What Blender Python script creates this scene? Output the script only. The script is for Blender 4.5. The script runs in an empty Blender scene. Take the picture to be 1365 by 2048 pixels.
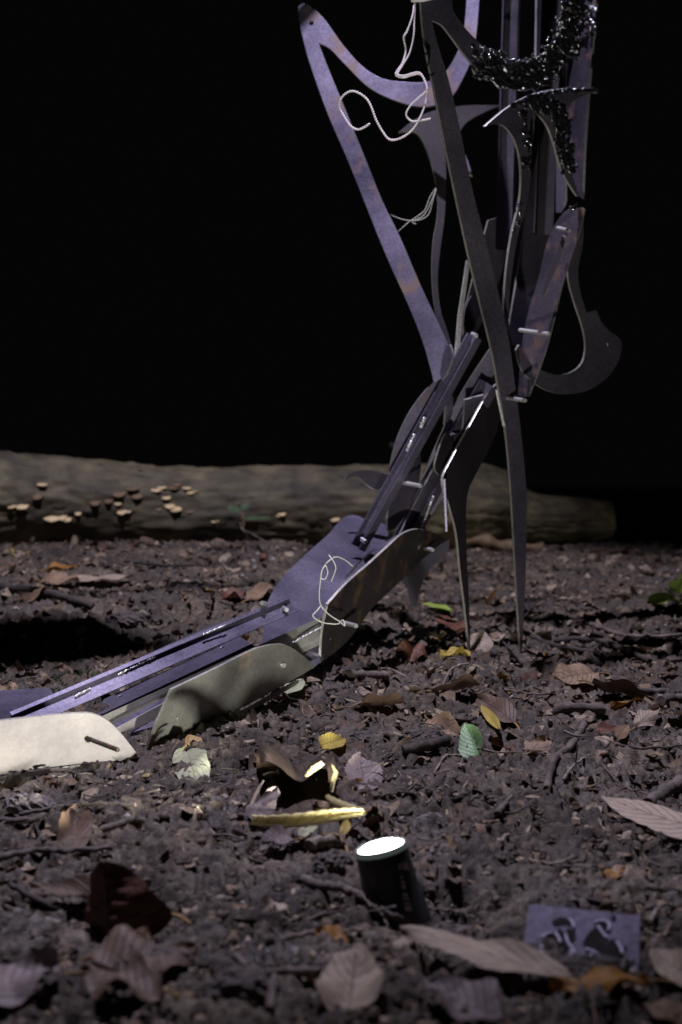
import bpy, bmesh, math, random
import numpy as np
from mathutils import Vector, Matrix, Euler
from mathutils.geometry import tessellate_polygon

random.seed(7)
RNG = np.random.default_rng(7)
SC = bpy.context.scene
COL = SC.collection

# ------------------------------------------------------------------ camera
CAM_H, PITCH, F = 0.35, math.radians(4.5), 50 / 36 * 2048
cam_d = bpy.data.cameras.new('camera')
cam_d.sensor_fit = 'VERTICAL'; cam_d.sensor_height = 36; cam_d.sensor_width = 24; cam_d.lens = 50
cam_d.clip_start = 0.02; cam_d.clip_end = 400
cam_d.dof.use_dof = True; cam_d.dof.focus_distance = 1.5; cam_d.dof.aperture_fstop = 7.0
cam = bpy.data.objects.new('camera', cam_d); COL.objects.link(cam)
cam.location = (0, 0, CAM_H); cam.rotation_euler = (math.radians(90) - PITCH, 0, 0)
SC.camera = cam

# ------------------------------------------------------------------ night sky
W = bpy.data.worlds.new('World'); SC.world = W; W.use_nodes = True
bg = W.node_tree.nodes['Background']
bg.inputs['Color'].default_value = (0.95, 0.9, 1.0, 1); bg.inputs['Strength'].default_value = 0.0015

# ------------------------------------------------------------------ key lamp (second torch outside the frame, upper left)
kl = bpy.data.lights.new('key_lamp', 'SPOT'); kl.energy = 370; kl.color = (0.81, 0.76, 1.0)
kl.shadow_soft_size = 0.02; kl.spot_size = math.radians(69); kl.spot_blend = 0.45
klo = bpy.data.objects.new('key_lamp', kl); COL.objects.link(klo)
KEY = Vector((-0.22, 1.75, 2.6)); klo.location = KEY
klo.rotation_euler = (Vector((-0.47, 2.08, 0.0)) - KEY).to_track_quat('-Z', 'Y').to_euler()

vs = SC.view_settings
vs.view_transform = 'Standard'; vs.look = 'None'; vs.exposure = 0; vs.gamma = 1; vs.use_curve_mapping = False

# ------------------------------------------------------------------ helpers: noise, heights, unprojection
TAB = np.random.default_rng(3).random((512, 512))
def vnoise(x, y, seed=0):
    x = np.asarray(x, float) + seed * 37.13; y = np.asarray(y, float) + seed * 11.7
    xi = np.floor(x).astype(int); yi = np.floor(y).astype(int)
    fx = x - xi; fy = y - yi
    fx = fx * fx * fx * (fx * (fx * 6 - 15) + 10); fy = fy * fy * fy * (fy * (fy * 6 - 15) + 10)
    a = TAB[xi % 512, yi % 512]; b = TAB[(xi + 1) % 512, yi % 512]
    c = TAB[xi % 512, (yi + 1) % 512]; d = TAB[(xi + 1) % 512, (yi + 1) % 512]
    return (a * (1 - fx) + b * fx) * (1 - fy) + (c * (1 - fx) + d * fx) * fy * 1.0 - 0.5
def sstep(a, b, v):
    t = np.clip((np.asarray(v, float) - a) / (b - a), 0, 1); return t * t * (3 - 2 * t)

TORCH_G = None
def base_h(x, y):
    x = np.asarray(x, float); y = np.asarray(y, float)
    h = 0.010 * vnoise(x * 2.2, y * 2.2, 1) + 0.008 * vnoise(x * 5.5, y * 5.5, 2)
    # furrow on the far left, the bank behind it is higher
    m = sstep(0.10, -0.15, x)
    h = h + m * 0.045 * sstep(2.02, 2.22, y + 0.10 * vnoise(x * 9, y * 2, 4)) * (1 - sstep(2.9, 3.4, y))
    h = h - m * 0.02 * sstep(1.65, 1.85, y) * (1 - sstep(1.95, 2.1, y))
    # hollow to the right of the torch
    h = h - 0.030 * np.exp(-(((x - 0.075) / 0.035) ** 2 + ((y - 0.97) / 0.05) ** 2))
    h = h - 0.022 * np.exp(-(((x - 0.045) / 0.05) ** 2 + ((y - 0.93) / 0.045) ** 2))
    # near edge rises a little
    h = h + 0.012 * sstep(0.85, 0.70, y)
    # the ground falls away beyond the log
    h = h - 0.16 * np.maximum(y - 3.75, 0) * (1 - 0.0) * (y < 40) - 0.16 * 36.25 * (y >= 40)
    return h
def mid_h(x, y):
    x = np.asarray(x, float); y = np.asarray(y, float)
    h = 0.013 * vnoise(x * 15, y * 15, 5) + 0.008 * np.abs(vnoise(x * 34, y * 34, 6)) * 2 - 0.003
    return h
def gz(x, y):
    return float(base_h(x, y) + mid_h(x, y))

cP, sP = math.cos(PITCH), math.sin(PITCH)
def ray(px, py):
    u = (px - 682.5) / F; v = (1024 - py) / F
    return Vector((u, cP + v * sP, -sP + v * cP))
def P(px, py, d):
    r = ray(px, py); return Vector((0, 0, CAM_H)) + r * (d / r.y)
def G(px, py, lift=0.0):
    r = ray(px, py); z = 0.0
    for _ in range(12):
        t = (z - CAM_H) / r.z
        p = Vector((0, 0, CAM_H)) + r * t
        z = 0.5 * z + 0.5 * float(base_h(p.x, p.y))
    return Vector((p.x, p.y, gz(p.x, p.y) + lift))

# ------------------------------------------------------------------ helpers: objects
def link_mesh(name, verts, faces, mat, parent=None, smooth=False, uvs=None, sharp=None):
    me = bpy.data.meshes.new(name)
    off = Vector(parent.get('_o', (0, 0, 0))) if parent is not None else None
    vv = [Vector(v) for v in verts]
    o = bpy.data.objects.new(name, me)
    if parent is not None:
        vv = [v - off for v in vv]
    me.from_pydata([tuple(v) for v in vv], [], faces)
    if uvs is not None:
        uvl = me.uv_layers.new(name='UVMap')
        li = np.empty(len(me.loops), int); me.loops.foreach_get('vertex_index', li)
        uvl.data.foreach_set('uv', np.asarray(uvs, float)[li].ravel())
    if smooth:
        me.polygons.foreach_set('use_smooth', [True] * len(me.polygons))
    if smooth and sharp is not None:
        try: me.set_sharp_from_angle(angle=math.radians(sharp))
        except Exception: pass
    if mat is not None: me.materials.append(mat)
    me.update()
    COL.objects.link(o)
    if parent is not None: o.parent = parent
    return o
ORI = {}
def thing(name, label, cat, loc, group=None):
    o = bpy.data.objects.new(name, None); COL.objects.link(o); o.empty_display_size = 0.02
    o.location = loc; o['_o'] = tuple(loc)
    tag(o, label, cat, group); return o
def tag(o, label, cat, group=None):
    o['label'] = label; o['category'] = cat
    if group: o['group'] = group
    return o
def top_mesh(name, verts, faces, mat, label, cat, group=None, loc=None, **k):
    """a one mesh thing whose origin sits at its base"""
    vv = [Vector(v) for v in verts]
    if loc is None:
        c = sum(vv, Vector()) / len(vv); loc = Vector((c.x, c.y, min(v.z for v in vv)))
    o = link_mesh(name, [v - loc for v in vv], faces, mat, None, **k); o.location = loc
    return tag(o, label, cat, group)

def catmull(pts, n=6, closed=False):
    """points (x, y[, 1]) - a third value marks a corner"""
    P_ = [tuple(p) for p in pts]; N = len(P_); out = []
    rng = range(N) if closed else range(N - 1)
    for i in rng:
        p1 = P_[i]; p2 = P_[(i + 1) % N]
        p0 = P_[i - 1] if (closed or i > 0) else p1
        p3 = P_[(i + 2) % N] if (closed or i + 2 < N) else p2
        if len(p1) > 2: p0 = p1
        if len(p2) > 2: p3 = p2
        if len(p1) > 2 and len(p2) > 2:
            out.append(p1[:2]); continue
        for k in range(n):
            t = k / n
            out.append(tuple(0.5 * (2 * p1[j] + (p2[j] - p0[j]) * t + (2 * p0[j] - 5 * p1[j] + 4 * p2[j] - p3[j]) * t * t
                                    + (3 * p1[j] - p0[j] - 3 * p2[j] + p3[j]) * t ** 3) for j in (0, 1)))
    if not closed: out.append(P_[-1][:2])
    return out
def cat3(pts, n=8):
    pts = [Vector(p) for p in pts]; out = []
    for i in range(len(pts) - 1):
        p0 = pts[max(i - 1, 0)]; p1 = pts[i]; p2 = pts[i + 1]; p3 = pts[min(i + 2, len(pts) - 1)]
        for k in range(n):
            t = k / n
            out.append(0.5 * (2 * p1 + (p2 - p0) * t + (2 * p0 - 5 * p1 + 4 * p2 - p3) * t * t + (3 * p1 - p0 - 3 * p2 + p3) * t ** 3))
    out.append(pts[-1]); return out

def plane_of(tri):
    a, b, c = [P(*t) for t in tri]
    n = (b - a).cross(c - a).normalized()
    if n.dot(a - Vector((0, 0, CAM_H))) > 0: n = -n
    return a, n
def on_plane(pl, px, py):
    a, n = pl; r = ray(px, py); o = Vector((0, 0, CAM_H))
    return o + r * ((a - o).dot(n) / r.dot(n))
def plate(name, outline, tri, mat, parent, th=0.0035, holes=(), n=6, label=None):
    """flat cut steel plate: outline seen from the photograph, laid on its own plane in space, with real thickness"""
    pl = plane_of(tri); nn = pl[1]
    loops = [[on_plane(pl, *p) for p in catmull(outline, n, True)]]
    for (hx, hy, hr) in holes:
        c = on_plane(pl, hx, hy)
        u = nn.cross(Vector((0, 0, 1))).normalized(); v = nn.cross(u)
        R_ = hr * c.y / F
        loops.append([c + u * R_ * math.cos(a) + v * R_ * math.sin(a) for a in [k * math.tau / 12 for k in range(12)]])
    tris = tessellate_polygon(loops)
    fl = [p for l in loops for p in l]; N = len(fl)
    verts = fl + [p - nn * th for p in fl]
    faces = []
    for t in tris:
        t = list(t)
        a, b, c = [fl[i] for i in t]
        if (b - a).cross(c - a).dot(nn) < 0: t = t[::-1]
        faces.append(t); faces.append([i + N for i in t[::-1]])
    s = 0
    for l in loops:
        m = len(l)
        for i in range(m):
            j = (i + 1) % m
            faces.append((s + i, s + j, s + j + N, s + i + N))
        s += m
    o = link_mesh(name, verts, faces, mat, parent)
    bm = bmesh.new(); bm.from_mesh(o.data); bmesh.ops.recalc_face_normals(bm, faces=bm.faces); bm.to_mesh(o.data); bm.free()
    o.data.materials.append(M['cut_edge'])   # bare bright metal where the sheet was cut
    for k_, p_ in enumerate(o.data.polygons): p_.material_index = 1 if k_ >= 2 * len(tris) and mat is not M['zinc'] else 0
    bv = o.modifiers.new('edge', 'BEVEL'); bv.width = 0.0006; bv.segments = 2; bv.limit_method = 'ANGLE'; bv.angle_limit = math.radians(50)
    if label: o['label'] = label
    return o
def channel(name, A, B, opening, w, hgt, mat, parent, t=0.002, lips=0.0, label=None):
    """folded U profile from A to B; the open side looks along `opening`"""
    ax = (B - A).normalized(); op = (opening - ax * opening.dot(ax)).normalized(); sd = ax.cross(op)
    a = w / 2; p = [(-a, hgt), (-a, 0), (a, 0), (a, hgt), (a - t, hgt), (a - t, t), (-a + t, t), (-a + t, hgt)]
    if lips:
        p = [(-a - lips, hgt), (-a - lips, hgt - t), (-a, hgt - t), (-a, 0), (a, 0), (a, hgt - t), (a + lips, hgt - t), (a + lips, hgt), (a - t, hgt), (a - t, t), (-a + t, t), (-a + t, hgt)]
    m = len(p); verts = []
    for Q in (A, B):
        verts += [Q + sd * x + op * y for x, y in p]
    faces = [(i, (i + 1) % m, (i + 1) % m + m, i + m) for i in range(m)]
    tr = tessellate_polygon([[Vector((x, y, 0)) for x, y in p]])
    faces += [tuple(t_) for t_ in tr] + [tuple(i + m for i in t_[::-1]) for t_ in tr]
    o = link_mesh(name, verts, faces, mat, parent)
    bm = bmesh.new(); bm.from_mesh(o.data); bmesh.ops.recalc_face_normals(bm, faces=bm.faces); bm.to_mesh(o.data); bm.free()
    if label: o['label'] = label
    return o
def tube_data(path, rad, n=8, cap=True):
    path = [Vector(p) for p in path]; N = len(path)
    if not hasattr(rad, '__len__'): rad = [rad] * N
    verts, faces = [], []
    t0 = (path[1] - path[0]).normalized()
    ref = Vector((0, 0, 1)) if abs(t0.z) < 0.9 else Vector((1, 0, 0))
    u = t0.cross(ref).normalized()
    for i in range(N):
        t = (path[min(i + 1, N - 1)] - path[max(i - 1, 0)]).normalized()
        u = (u - t * u.dot(t)).normalized(); v = t.cross(u)
        for k in range(n):
            a = k * math.tau / n
            verts.append(path[i] + (u * math.cos(a) + v * math.sin(a)) * rad[i])
    for i in range(N - 1):
        for k in range(n):
            k2 = (k + 1) % n
            faces.append((i * n + k, i * n + k2, (i + 1) * n + k2, (i + 1) * n + k))
    if cap:
        faces.append(tuple(range(n))[::-1]); faces.append(tuple((N - 1) * n + k for k in range(n)))
    return verts, faces
def join(parts):
    V, Fc = [], []
    for v, f in parts:
        b = len(V); V += list(v); Fc += [tuple(i + b for i in q) for q in f]
    return V, Fc
def ico(sub=1):
    bm = bmesh.new(); bmesh.ops.create_icosphere(bm, subdivisions=sub, radius=1)
    v = [x.co.copy() for x in bm.verts]; f = [tuple(q.index for q in x.verts) for x in bm.faces]; bm.free(); return v, f
ICO1, ICO4 = ico(1), ico(4)

# ------------------------------------------------------------------ materials
def new_mat(name):
    m = bpy.data.materials.new(name); m.use_nodes = True
    nt = m.node_tree; b = nt.nodes['Principled BSDF']; return m, nt, b
def N_(nt, t, **k):
    n = nt.nodes.new(t)
    for a, v in k.items():
        if a in n.inputs: n.inputs[a].default_value = v
        else: setattr(n, a, v)
    return n
def noise_n(nt, scale, detail=6, rough=0.6, coord='Object', stretch=None):
    tc = N_(nt, 'ShaderNodeTexCoord'); n = N_(nt, 'ShaderNodeTexNoise')
    n.inputs['Scale'].default_value = scale; n.inputs['Detail'].default_value = detail; n.inputs['Roughness'].default_value = rough
    if stretch:
        mp = N_(nt, 'ShaderNodeMapping'); mp.inputs['Scale'].default_value = stretch
        nt.links.new(tc.outputs[coord], mp.inputs['Vector']); nt.links.new(mp.outputs[0], n.inputs['Vector'])
    else: nt.links.new(tc.outputs[coord], n.inputs['Vector'])
    return n
def ramp(nt, src, stops):
    r = N_(nt, 'ShaderNodeValToRGB'); e = r.color_ramp.elements
    while len(e) < len(stops): e.new(0.5)
    for q, (p, c) in zip(e, stops):
        q.position = p; q.color = (c[0], c[1], c[2], 1) if hasattr(c, '__len__') else (c, c, c, 1)
    nt.links.new(src, r.inputs[0]); return r
def mixc(nt, fac, a, b, mode='MIX'):
    m = N_(nt, 'ShaderNodeMix'); m.data_type = 'RGBA'; m.blend_type = mode
    for s, q in ((a, 6), (b, 7)):
        if hasattr(s, 'is_output'): nt.links.new(s, m.inputs[q])
        else: m.inputs[q].default_value = (s[0], s[1], s[2], 1)
    if hasattr(fac, 'is_output'): nt.links.new(fac, m.inputs[0])
    else: m.inputs[0].default_value = fac
    return m.outputs[2]
def bump(nt, b, src, dist, strength=1.0):
    n = N_(nt, 'ShaderNodeBump'); n.inputs['Distance'].default_value = dist; n.inputs['Strength'].default_value = strength
    nt.links.new(src, n.inputs['Height']); nt.links.new(n.outputs[0], b.inputs['Normal'])

def steel(name, base, metallic=0.75, rough=0.45, rust=0.5, rust_col=(0.16, 0.075, 0.028), rs=22, mott=0.38):
    """bare sheet steel with mill scale mottling, scratches and rust spots"""
    m, nt, b = new_mat(name)
    n1 = noise_n(nt, rs, 8, 0.65); n2 = noise_n(nt, 260, 4, 0.7); n3 = noise_n(nt, 7, 4, 0.6)
    lo = tuple(c * (1 - mott) for c in base); hi = tuple(min(1, c * (1 + mott * .5)) for c in base)
    mot = ramp(nt, n2.outputs[0], [(0.3, lo), (0.7, hi)])
    big = ramp(nt, n3.outputs[0], [(0.3, (0.50, 0.50, 0.53)), (0.65, (1.1, 1.07, 1.03))])
    c = mixc(nt, 1.0, mot.outputs[0], big.outputs[0], 'MULTIPLY')
    k = 0.72 - 0.25 * rust
    rf = ramp(nt, n1.outputs[0], [(k, 0), (k + 0.12, 1)])
    c = mixc(nt, rf.outputs[0], c, rust_col)
    nt.links.new(c, b.inputs['Base Color'])
    mr = N_(nt, 'ShaderNodeMath', operation='MULTIPLY_ADD'); nt.links.new(rf.outputs[0], mr.inputs[0])
    mr.inputs[1].default_value = -metallic; mr.inputs[2].default_value = metallic; nt.links.new(mr.outputs[0], b.inputs['Metallic'])
    rr = ramp(nt, n3.outputs[0], [(0.25, rough - 0.08), (0.75, rough + 0.12)])
    nt.links.new(rr.outputs[0], b.inputs['Roughness'])
    bump(nt, b, n2.outputs[0], 0.0002, 0.4)
    return m
M = {}
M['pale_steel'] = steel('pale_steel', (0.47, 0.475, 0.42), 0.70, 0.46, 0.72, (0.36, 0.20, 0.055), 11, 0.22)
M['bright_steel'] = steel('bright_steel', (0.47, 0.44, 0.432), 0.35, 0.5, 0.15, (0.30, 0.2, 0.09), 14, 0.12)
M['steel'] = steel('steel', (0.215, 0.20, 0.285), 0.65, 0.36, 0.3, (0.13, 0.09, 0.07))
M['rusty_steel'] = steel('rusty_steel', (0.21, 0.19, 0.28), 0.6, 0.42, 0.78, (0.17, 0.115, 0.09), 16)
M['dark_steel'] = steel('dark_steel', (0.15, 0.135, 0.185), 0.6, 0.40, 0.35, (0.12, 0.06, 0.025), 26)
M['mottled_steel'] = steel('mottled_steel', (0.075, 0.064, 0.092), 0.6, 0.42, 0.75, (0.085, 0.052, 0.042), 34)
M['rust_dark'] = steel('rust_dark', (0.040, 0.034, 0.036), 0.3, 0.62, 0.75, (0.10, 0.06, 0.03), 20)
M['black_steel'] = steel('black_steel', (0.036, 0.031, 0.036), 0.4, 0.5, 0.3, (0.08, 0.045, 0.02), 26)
M['rusty_rod'] = steel('rusty_rod', (0.06, 0.045, 0.04), 0.3, 0.6, 0.9, (0.12, 0.05, 0.02), 60)
M['cut_edge'] = steel('cut_edge', (0.62, 0.61, 0.56), 0.6, 0.32, 0.25)
M['zinc'] = steel('zinc', (0.72, 0.72, 0.72), 0.5, 0.28, 0.0)
def simple(name, col, rough=0.6, metallic=0.0, var=0.25, scale=60, bmp=0.0):
    m, nt, b = new_mat(name); n = noise_n(nt, scale, 5, 0.6)
    r = ramp(nt, n.outputs[0], [(0.3, tuple(c * (1 - var) for c in col)), (0.7, tuple(min(1, c * (1 + var)) for c in col))])
    nt.links.new(r.outputs[0], b.inputs['Base Color']); b.inputs['Roughness'].default_value = rough; b.inputs['Metallic'].default_value = metallic
    if bmp: bump(nt, b, n.outputs[0], bmp)
    return m
M['tar'] = simple('tar', (0.012, 0.012, 0.014), 0.10, 0, 0.3, 200, 0.0012)
_b = M['tar'].node_tree.nodes['Principled BSDF']; _b.inputs['Coat Weight'].default_value = 1; _b.inputs['Coat Roughness'].default_value = 0.09; _b.inputs['Coat IOR'].default_value = 1.7; _b.inputs['IOR'].default_value = 1.7; _b.inputs['Specular IOR Level'].default_value = 0.8
M['cord'] = simple('cord', (0.78, 0.72, 0.72), 0.8, 0, 0.12, 900)
M['wire'] = simple('wire', (0.62, 0.62, 0.54), 0.55, 0, 0.2, 700)
M['torch_body'] = simple('torch_body', (0.022, 0.024, 0.028), 0.36, 0.0, 0.2, 90, 0.0003)
M['torch_print'] = simple('torch_print', (0.5, 0.47, 0.52), 0.7, 0, 0.4, 900)
M['tape'] = simple('tape', (0.75, 0.72, 0.70), 0.7, 0, 0.1, 200)

def lens_mat():
    m, nt, b = new_mat('torch_lens'); b.inputs['Base Color'].default_value = (0.9, 0.9, 0.9, 1)
    b.inputs['Emission Color'].default_value = (1.0, 0.96, 0.98, 1); b.inputs['Emission Strength'].default_value = 14.0; return m
M['lens'] = lens_mat()

def soil_mat():
    m, nt, b = new_mat('soil')
    n1 = noise_n(nt, 9, 6, 0.6); n2 = noise_n(nt, 120, 6, 0.7); n3 = noise_n(nt, 420, 3, 0.7)
    c1 = ramp(nt, n1.outputs[0], [(0.30, (0.020, 0.0140, 0.0095)), (0.5, (0.058, 0.044, 0.031)), (0.70, (0.130, 0.100, 0.066))])
    c2 = ramp(nt, n2.outputs[0], [(0.30, 0.30), (0.5, 0.90), (0.70, 1.9)])
    c = mixc(nt, 1.0, c1.outputs[0], c2.outputs[0], 'MULTIPLY')
    c3 = ramp(nt, n3.outputs[0], [(0.64, 0), (0.72, 1)])
    c = mixc(nt, c3.outputs[0], c, (0.20, 0.17, 0.145))
    nt.links.new(c, b.inputs['Base Color']); n4 = noise_n(nt, 5, 3, 0.6); rg = ramp(nt, n4.outputs[0], [(0.38, 0.42), (0.6, 0.85)]); nt.links.new(rg.outputs[0], b.inputs['Roughness'])   # damp patches shine
    b.inputs['Specular IOR Level'].default_value = 0.45
    bump(nt, b, n2.outputs[0], 0.0035, 1.0)
    return m
M['soil'] = soil_mat()
def island_mat(name, stops, rough=0.8, bmp=0.0008, scale=300, spec=0.3):
    m, nt, b = new_mat(name); g = N_(nt, 'ShaderNodeNewGeometry')
    r = ramp(nt, g.outputs['Random Per Island'], stops); n = noise_n(nt, scale, 4, 0.65)
    k = ramp(nt, n.outputs[0], [(0.3, 0.55), (0.7, 1.3)])
    nt.links.new(mixc(nt, 1.0, r.outputs[0], k.outputs[0], 'MULTIPLY'), b.inputs['Base Color'])
    b.inputs['Roughness'].default_value = rough; b.inputs['Specular IOR Level'].default_value = spec
    bump(nt, b, n.outputs[0], bmp); return m
M['crumb'] = island_mat('soil_crumb', [(0, (0.016, 0.012, 0.010)), (0.55, (0.066, 0.050, 0.036)), (0.92, (0.15, 0.118, 0.086)), (1, (0.34, 0.30, 0.26))])
M['debris'] = island_mat('debris', [(0, (0.05, 0.033, 0.022)), (0.4, (0.15, 0.10, 0.062)), (0.75, (0.20, 0.15, 0.10)), (1, (0.32, 0.26, 0.18))])
M['moss'] = island_mat('moss', [(0, (0.02, 0.05, 0.008)), (1, (0.06, 0.13, 0.02))])

def leaf_mat(name, c_lo, c_hi, vein, spots=(0.05, 0.03, 0.02), spot=0.4, rough=0.62, trans=0.12, veins=9.0, vdark=True):
    """dry leaf: side veins and midrib follow the leaf's own UV, with blotches"""
    m, nt, b = new_mat(name)
    uv = N_(nt, 'ShaderNodeUVMap'); sep = N_(nt, 'ShaderNodeSeparateXYZ'); nt.links.new(uv.outputs[0], sep.inputs[0])
    av = N_(nt, 'ShaderNodeMath', operation='SUBTRACT'); nt.links.new(sep.outputs[1], av.inputs[0]); av.inputs[1].default_value = 0.5
    ab = N_(nt, 'ShaderNodeMath', operation='ABSOLUTE'); nt.links.new(av.outputs[0], ab.inputs[0])
    ph = N_(nt, 'ShaderNodeMath', operation='MULTIPLY_ADD'); nt.links.new(ab.outputs[0], ph.inputs[0]); ph.inputs[1].default_value = -0.55; nt.links.new(sep.outputs[0], ph.inputs[2])
    sc = N_(nt, 'ShaderNodeMath', operation='MULTIPLY'); nt.links.new(ph.outputs[0], sc.inputs[0]); sc.inputs[1].default_value = veins
    fr = N_(nt, 'ShaderNodeMath', operation='PINGPONG'); nt.links.new(sc.outputs[0], fr.inputs[0]); fr.inputs[1].default_value = 0.5
    v1 = ramp(nt, fr.outputs[0], [(0.0, 1), (0.09, 0)])
    v2 = ramp(nt, ab.outputs[0], [(0.008, 1), (0.022, 0)])
    vm = N_(nt, 'ShaderNodeMath', operation='MAXIMUM'); nt.links.new(v1.outputs[0], vm.inputs[0]); nt.links.new(v2.outputs[0], vm.inputs[1])
    n1 = noise_n(nt, 45, 6, 0.65); n2 = noise_n(nt, 130, 5, 0.7)
    c = ramp(nt, n1.outputs[0], [(0.3, c_lo), (0.68, c_hi)]).outputs[0]
    sp = ramp(nt, n2.outputs[0], [(0.70 - 0.2 * spot, 0), (0.80 - 0.2 * spot, 1)])
    c = mixc(nt, sp.outputs[0], c, spots)
    vf = N_(nt, 'ShaderNodeMath', operation='MULTIPLY'); nt.links.new(vm.outputs[0], vf.inputs[0]); vf.inputs[1].default_value = 0.7
    c = mixc(nt, vf.outputs[0], c, vein)
    nt.links.new(c, b.inputs['Base Color']); b.inputs['Roughness'].default_value = rough
    hgt = N_(nt, 'ShaderNodeMath', operation='MULTIPLY_ADD'); nt.links.new(vm.outputs[0], hgt.inputs[0]); hgt.inputs[1].default_value = -0.6
    nt.links.new(n2.outputs[0], hgt.inputs[2]); bump(nt, b, hgt.outputs[0], 0.0012, 0.8)
    if trans:
        tr = N_(nt, 'ShaderNodeBsdfTranslucent'); nt.links.new(c, tr.inputs[0]); mx = N_(nt, 'ShaderNodeMixShader'); mx.inputs[0].default_value = trans
        nt.links.new(b.outputs[0], mx.inputs[1]); nt.links.new(tr.outputs[0], mx.inputs[2])
        nt.links.new(mx.outputs[0], nt.nodes['Material Output'].inputs['Surface'])
    return m
L = {}
L['pale'] = leaf_mat('leaf_pale', (0.24, 0.18, 0.13), (0.40, 0.32, 0.23), (0.10, 0.07, 0.05), spot=0.15)
L['tan'] = leaf_mat('leaf_tan', (0.16, 0.10, 0.06), (0.31, 0.21, 0.12), (0.09, 0.055, 0.03))
L['brown'] = leaf_mat('leaf_brown', (0.055, 0.034, 0.022), (0.14, 0.085, 0.052), (0.05, 0.03, 0.02))
L['red'] = leaf_mat('leaf_red', (0.07, 0.026, 0.014), (0.17, 0.065, 0.035), (0.05, 0.02, 0.01))
L['yellow'] = leaf_mat('leaf_yellow', (0.36, 0.25, 0.04), (0.52, 0.42, 0.09), (0.25, 0.15, 0.03), spot=0.3, trans=0.2)
L['orange'] = leaf_mat('leaf_orange', (0.20, 0.085, 0.012), (0.36, 0.17, 0.02), (0.10, 0.04, 0.01), spot=0.55)
L['green'] = leaf_mat('leaf_green', (0.10, 0.20, 0.07), (0.17, 0.29, 0.12), (0.20, 0.30, 0.14), spot=0.0, rough=0.45, trans=0.15)
L['lime'] = leaf_mat('leaf_lime', (0.16, 0.26, 0.03), (0.30, 0.38, 0.06), (0.25, 0.3, 0.08), spot=0.1)
L['palegreen'] = leaf_mat('leaf_palegreen', (0.30, 0.33, 0.19), (0.44, 0.44, 0.30), (0.30, 0.32, 0.14), spot=0.05)
L['darkgreen'] = leaf_mat('leaf_dark_green', (0.03, 0.06, 0.02), (0.06, 0.11, 0.04), (0.06, 0.10, 0.04), spot=0.1)
L['darkred'] = leaf_mat('leaf_dark_red', (0.08, 0.030, 0.020), (0.17, 0.066, 0.042), (0.03, 0.012, 0.008), trans=0.0)
L['dark'] = leaf_mat('leaf_dark', (0.028, 0.017, 0.011), (0.06, 0.036, 0.02), (0.03, 0.02, 0.01))
L['cream'] = leaf_mat('leaf_cream', (0.38, 0.33, 0.16), (0.54, 0.47, 0.24), (0.22, 0.16, 0.05), spot=0.2, trans=0.1)
L['mauve'] = leaf_mat('leaf_mauve', (0.13, 0.10, 0.10), (0.24, 0.19, 0.18), (0.09, 0.07, 0.07), spot=0.2)

def wood_mat(name, lo, hi, scale=70, stretch=(1, 1, 1)):
    m, nt, b = new_mat(name); n = noise_n(nt, scale, 8, 0.7, stretch=stretch); n2 = noise_n(nt, scale * 0.2, 4, 0.6)
    c = ramp(nt, n.outputs[0], [(0.28, lo), (0.72, hi)]); k = ramp(nt, n2.outputs[0], [(0.34, 0.38), (0.64, 1.35)])
    nt.links.new(mixc(nt, 1.0, c.outputs[0], k.outputs[0], 'MULTIPLY'), b.inputs['Base Color']); b.inputs['Roughness'].default_value = 0.78
    bump(nt, b, n.outputs[0], 0.002, 0.9); return m
M['twig'] = wood_mat('twig_bark', (0.06, 0.045, 0.038), (0.17, 0.135, 0.115), 160)
M['twig_pale'] = wood_mat('twig_pale', (0.16, 0.13, 0.10), (0.34, 0.28, 0.22), 160)
M['twig_dark'] = wood_mat('twig_dark', (0.02, 0.015, 0.012), (0.06, 0.045, 0.035), 160)
M['stem'] = wood_mat('leaf_stem', (0.16, 0.09, 0.03), (0.30, 0.18, 0.06), 160)
M['bark'] = wood_mat('log_bark', (0.012, 0.0105, 0.005), (0.135, 0.112, 0.056), 26, (0.6, 1.4, 1.4))
M['cutwood'] = wood_mat('cut_wood', (0.05, 0.038, 0.024), (0.14, 0.11, 0.07), 40)
M['fungus'] = simple('fungus', (0.50, 0.38, 0.19), 0.75, 0, 0.35, 60)
M['fungus_dark'] = simple('fungus_dark', (0.13, 0.085, 0.04), 0.8, 0, 0.4, 60)
M['stone'] = wood_mat('stone', (0.10, 0.085, 0.078), (0.26, 0.225, 0.21), 90)
M['clod'] = wood_mat('clod', (0.035, 0.027, 0.023), (0.11, 0.088, 0.074), 130)

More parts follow.
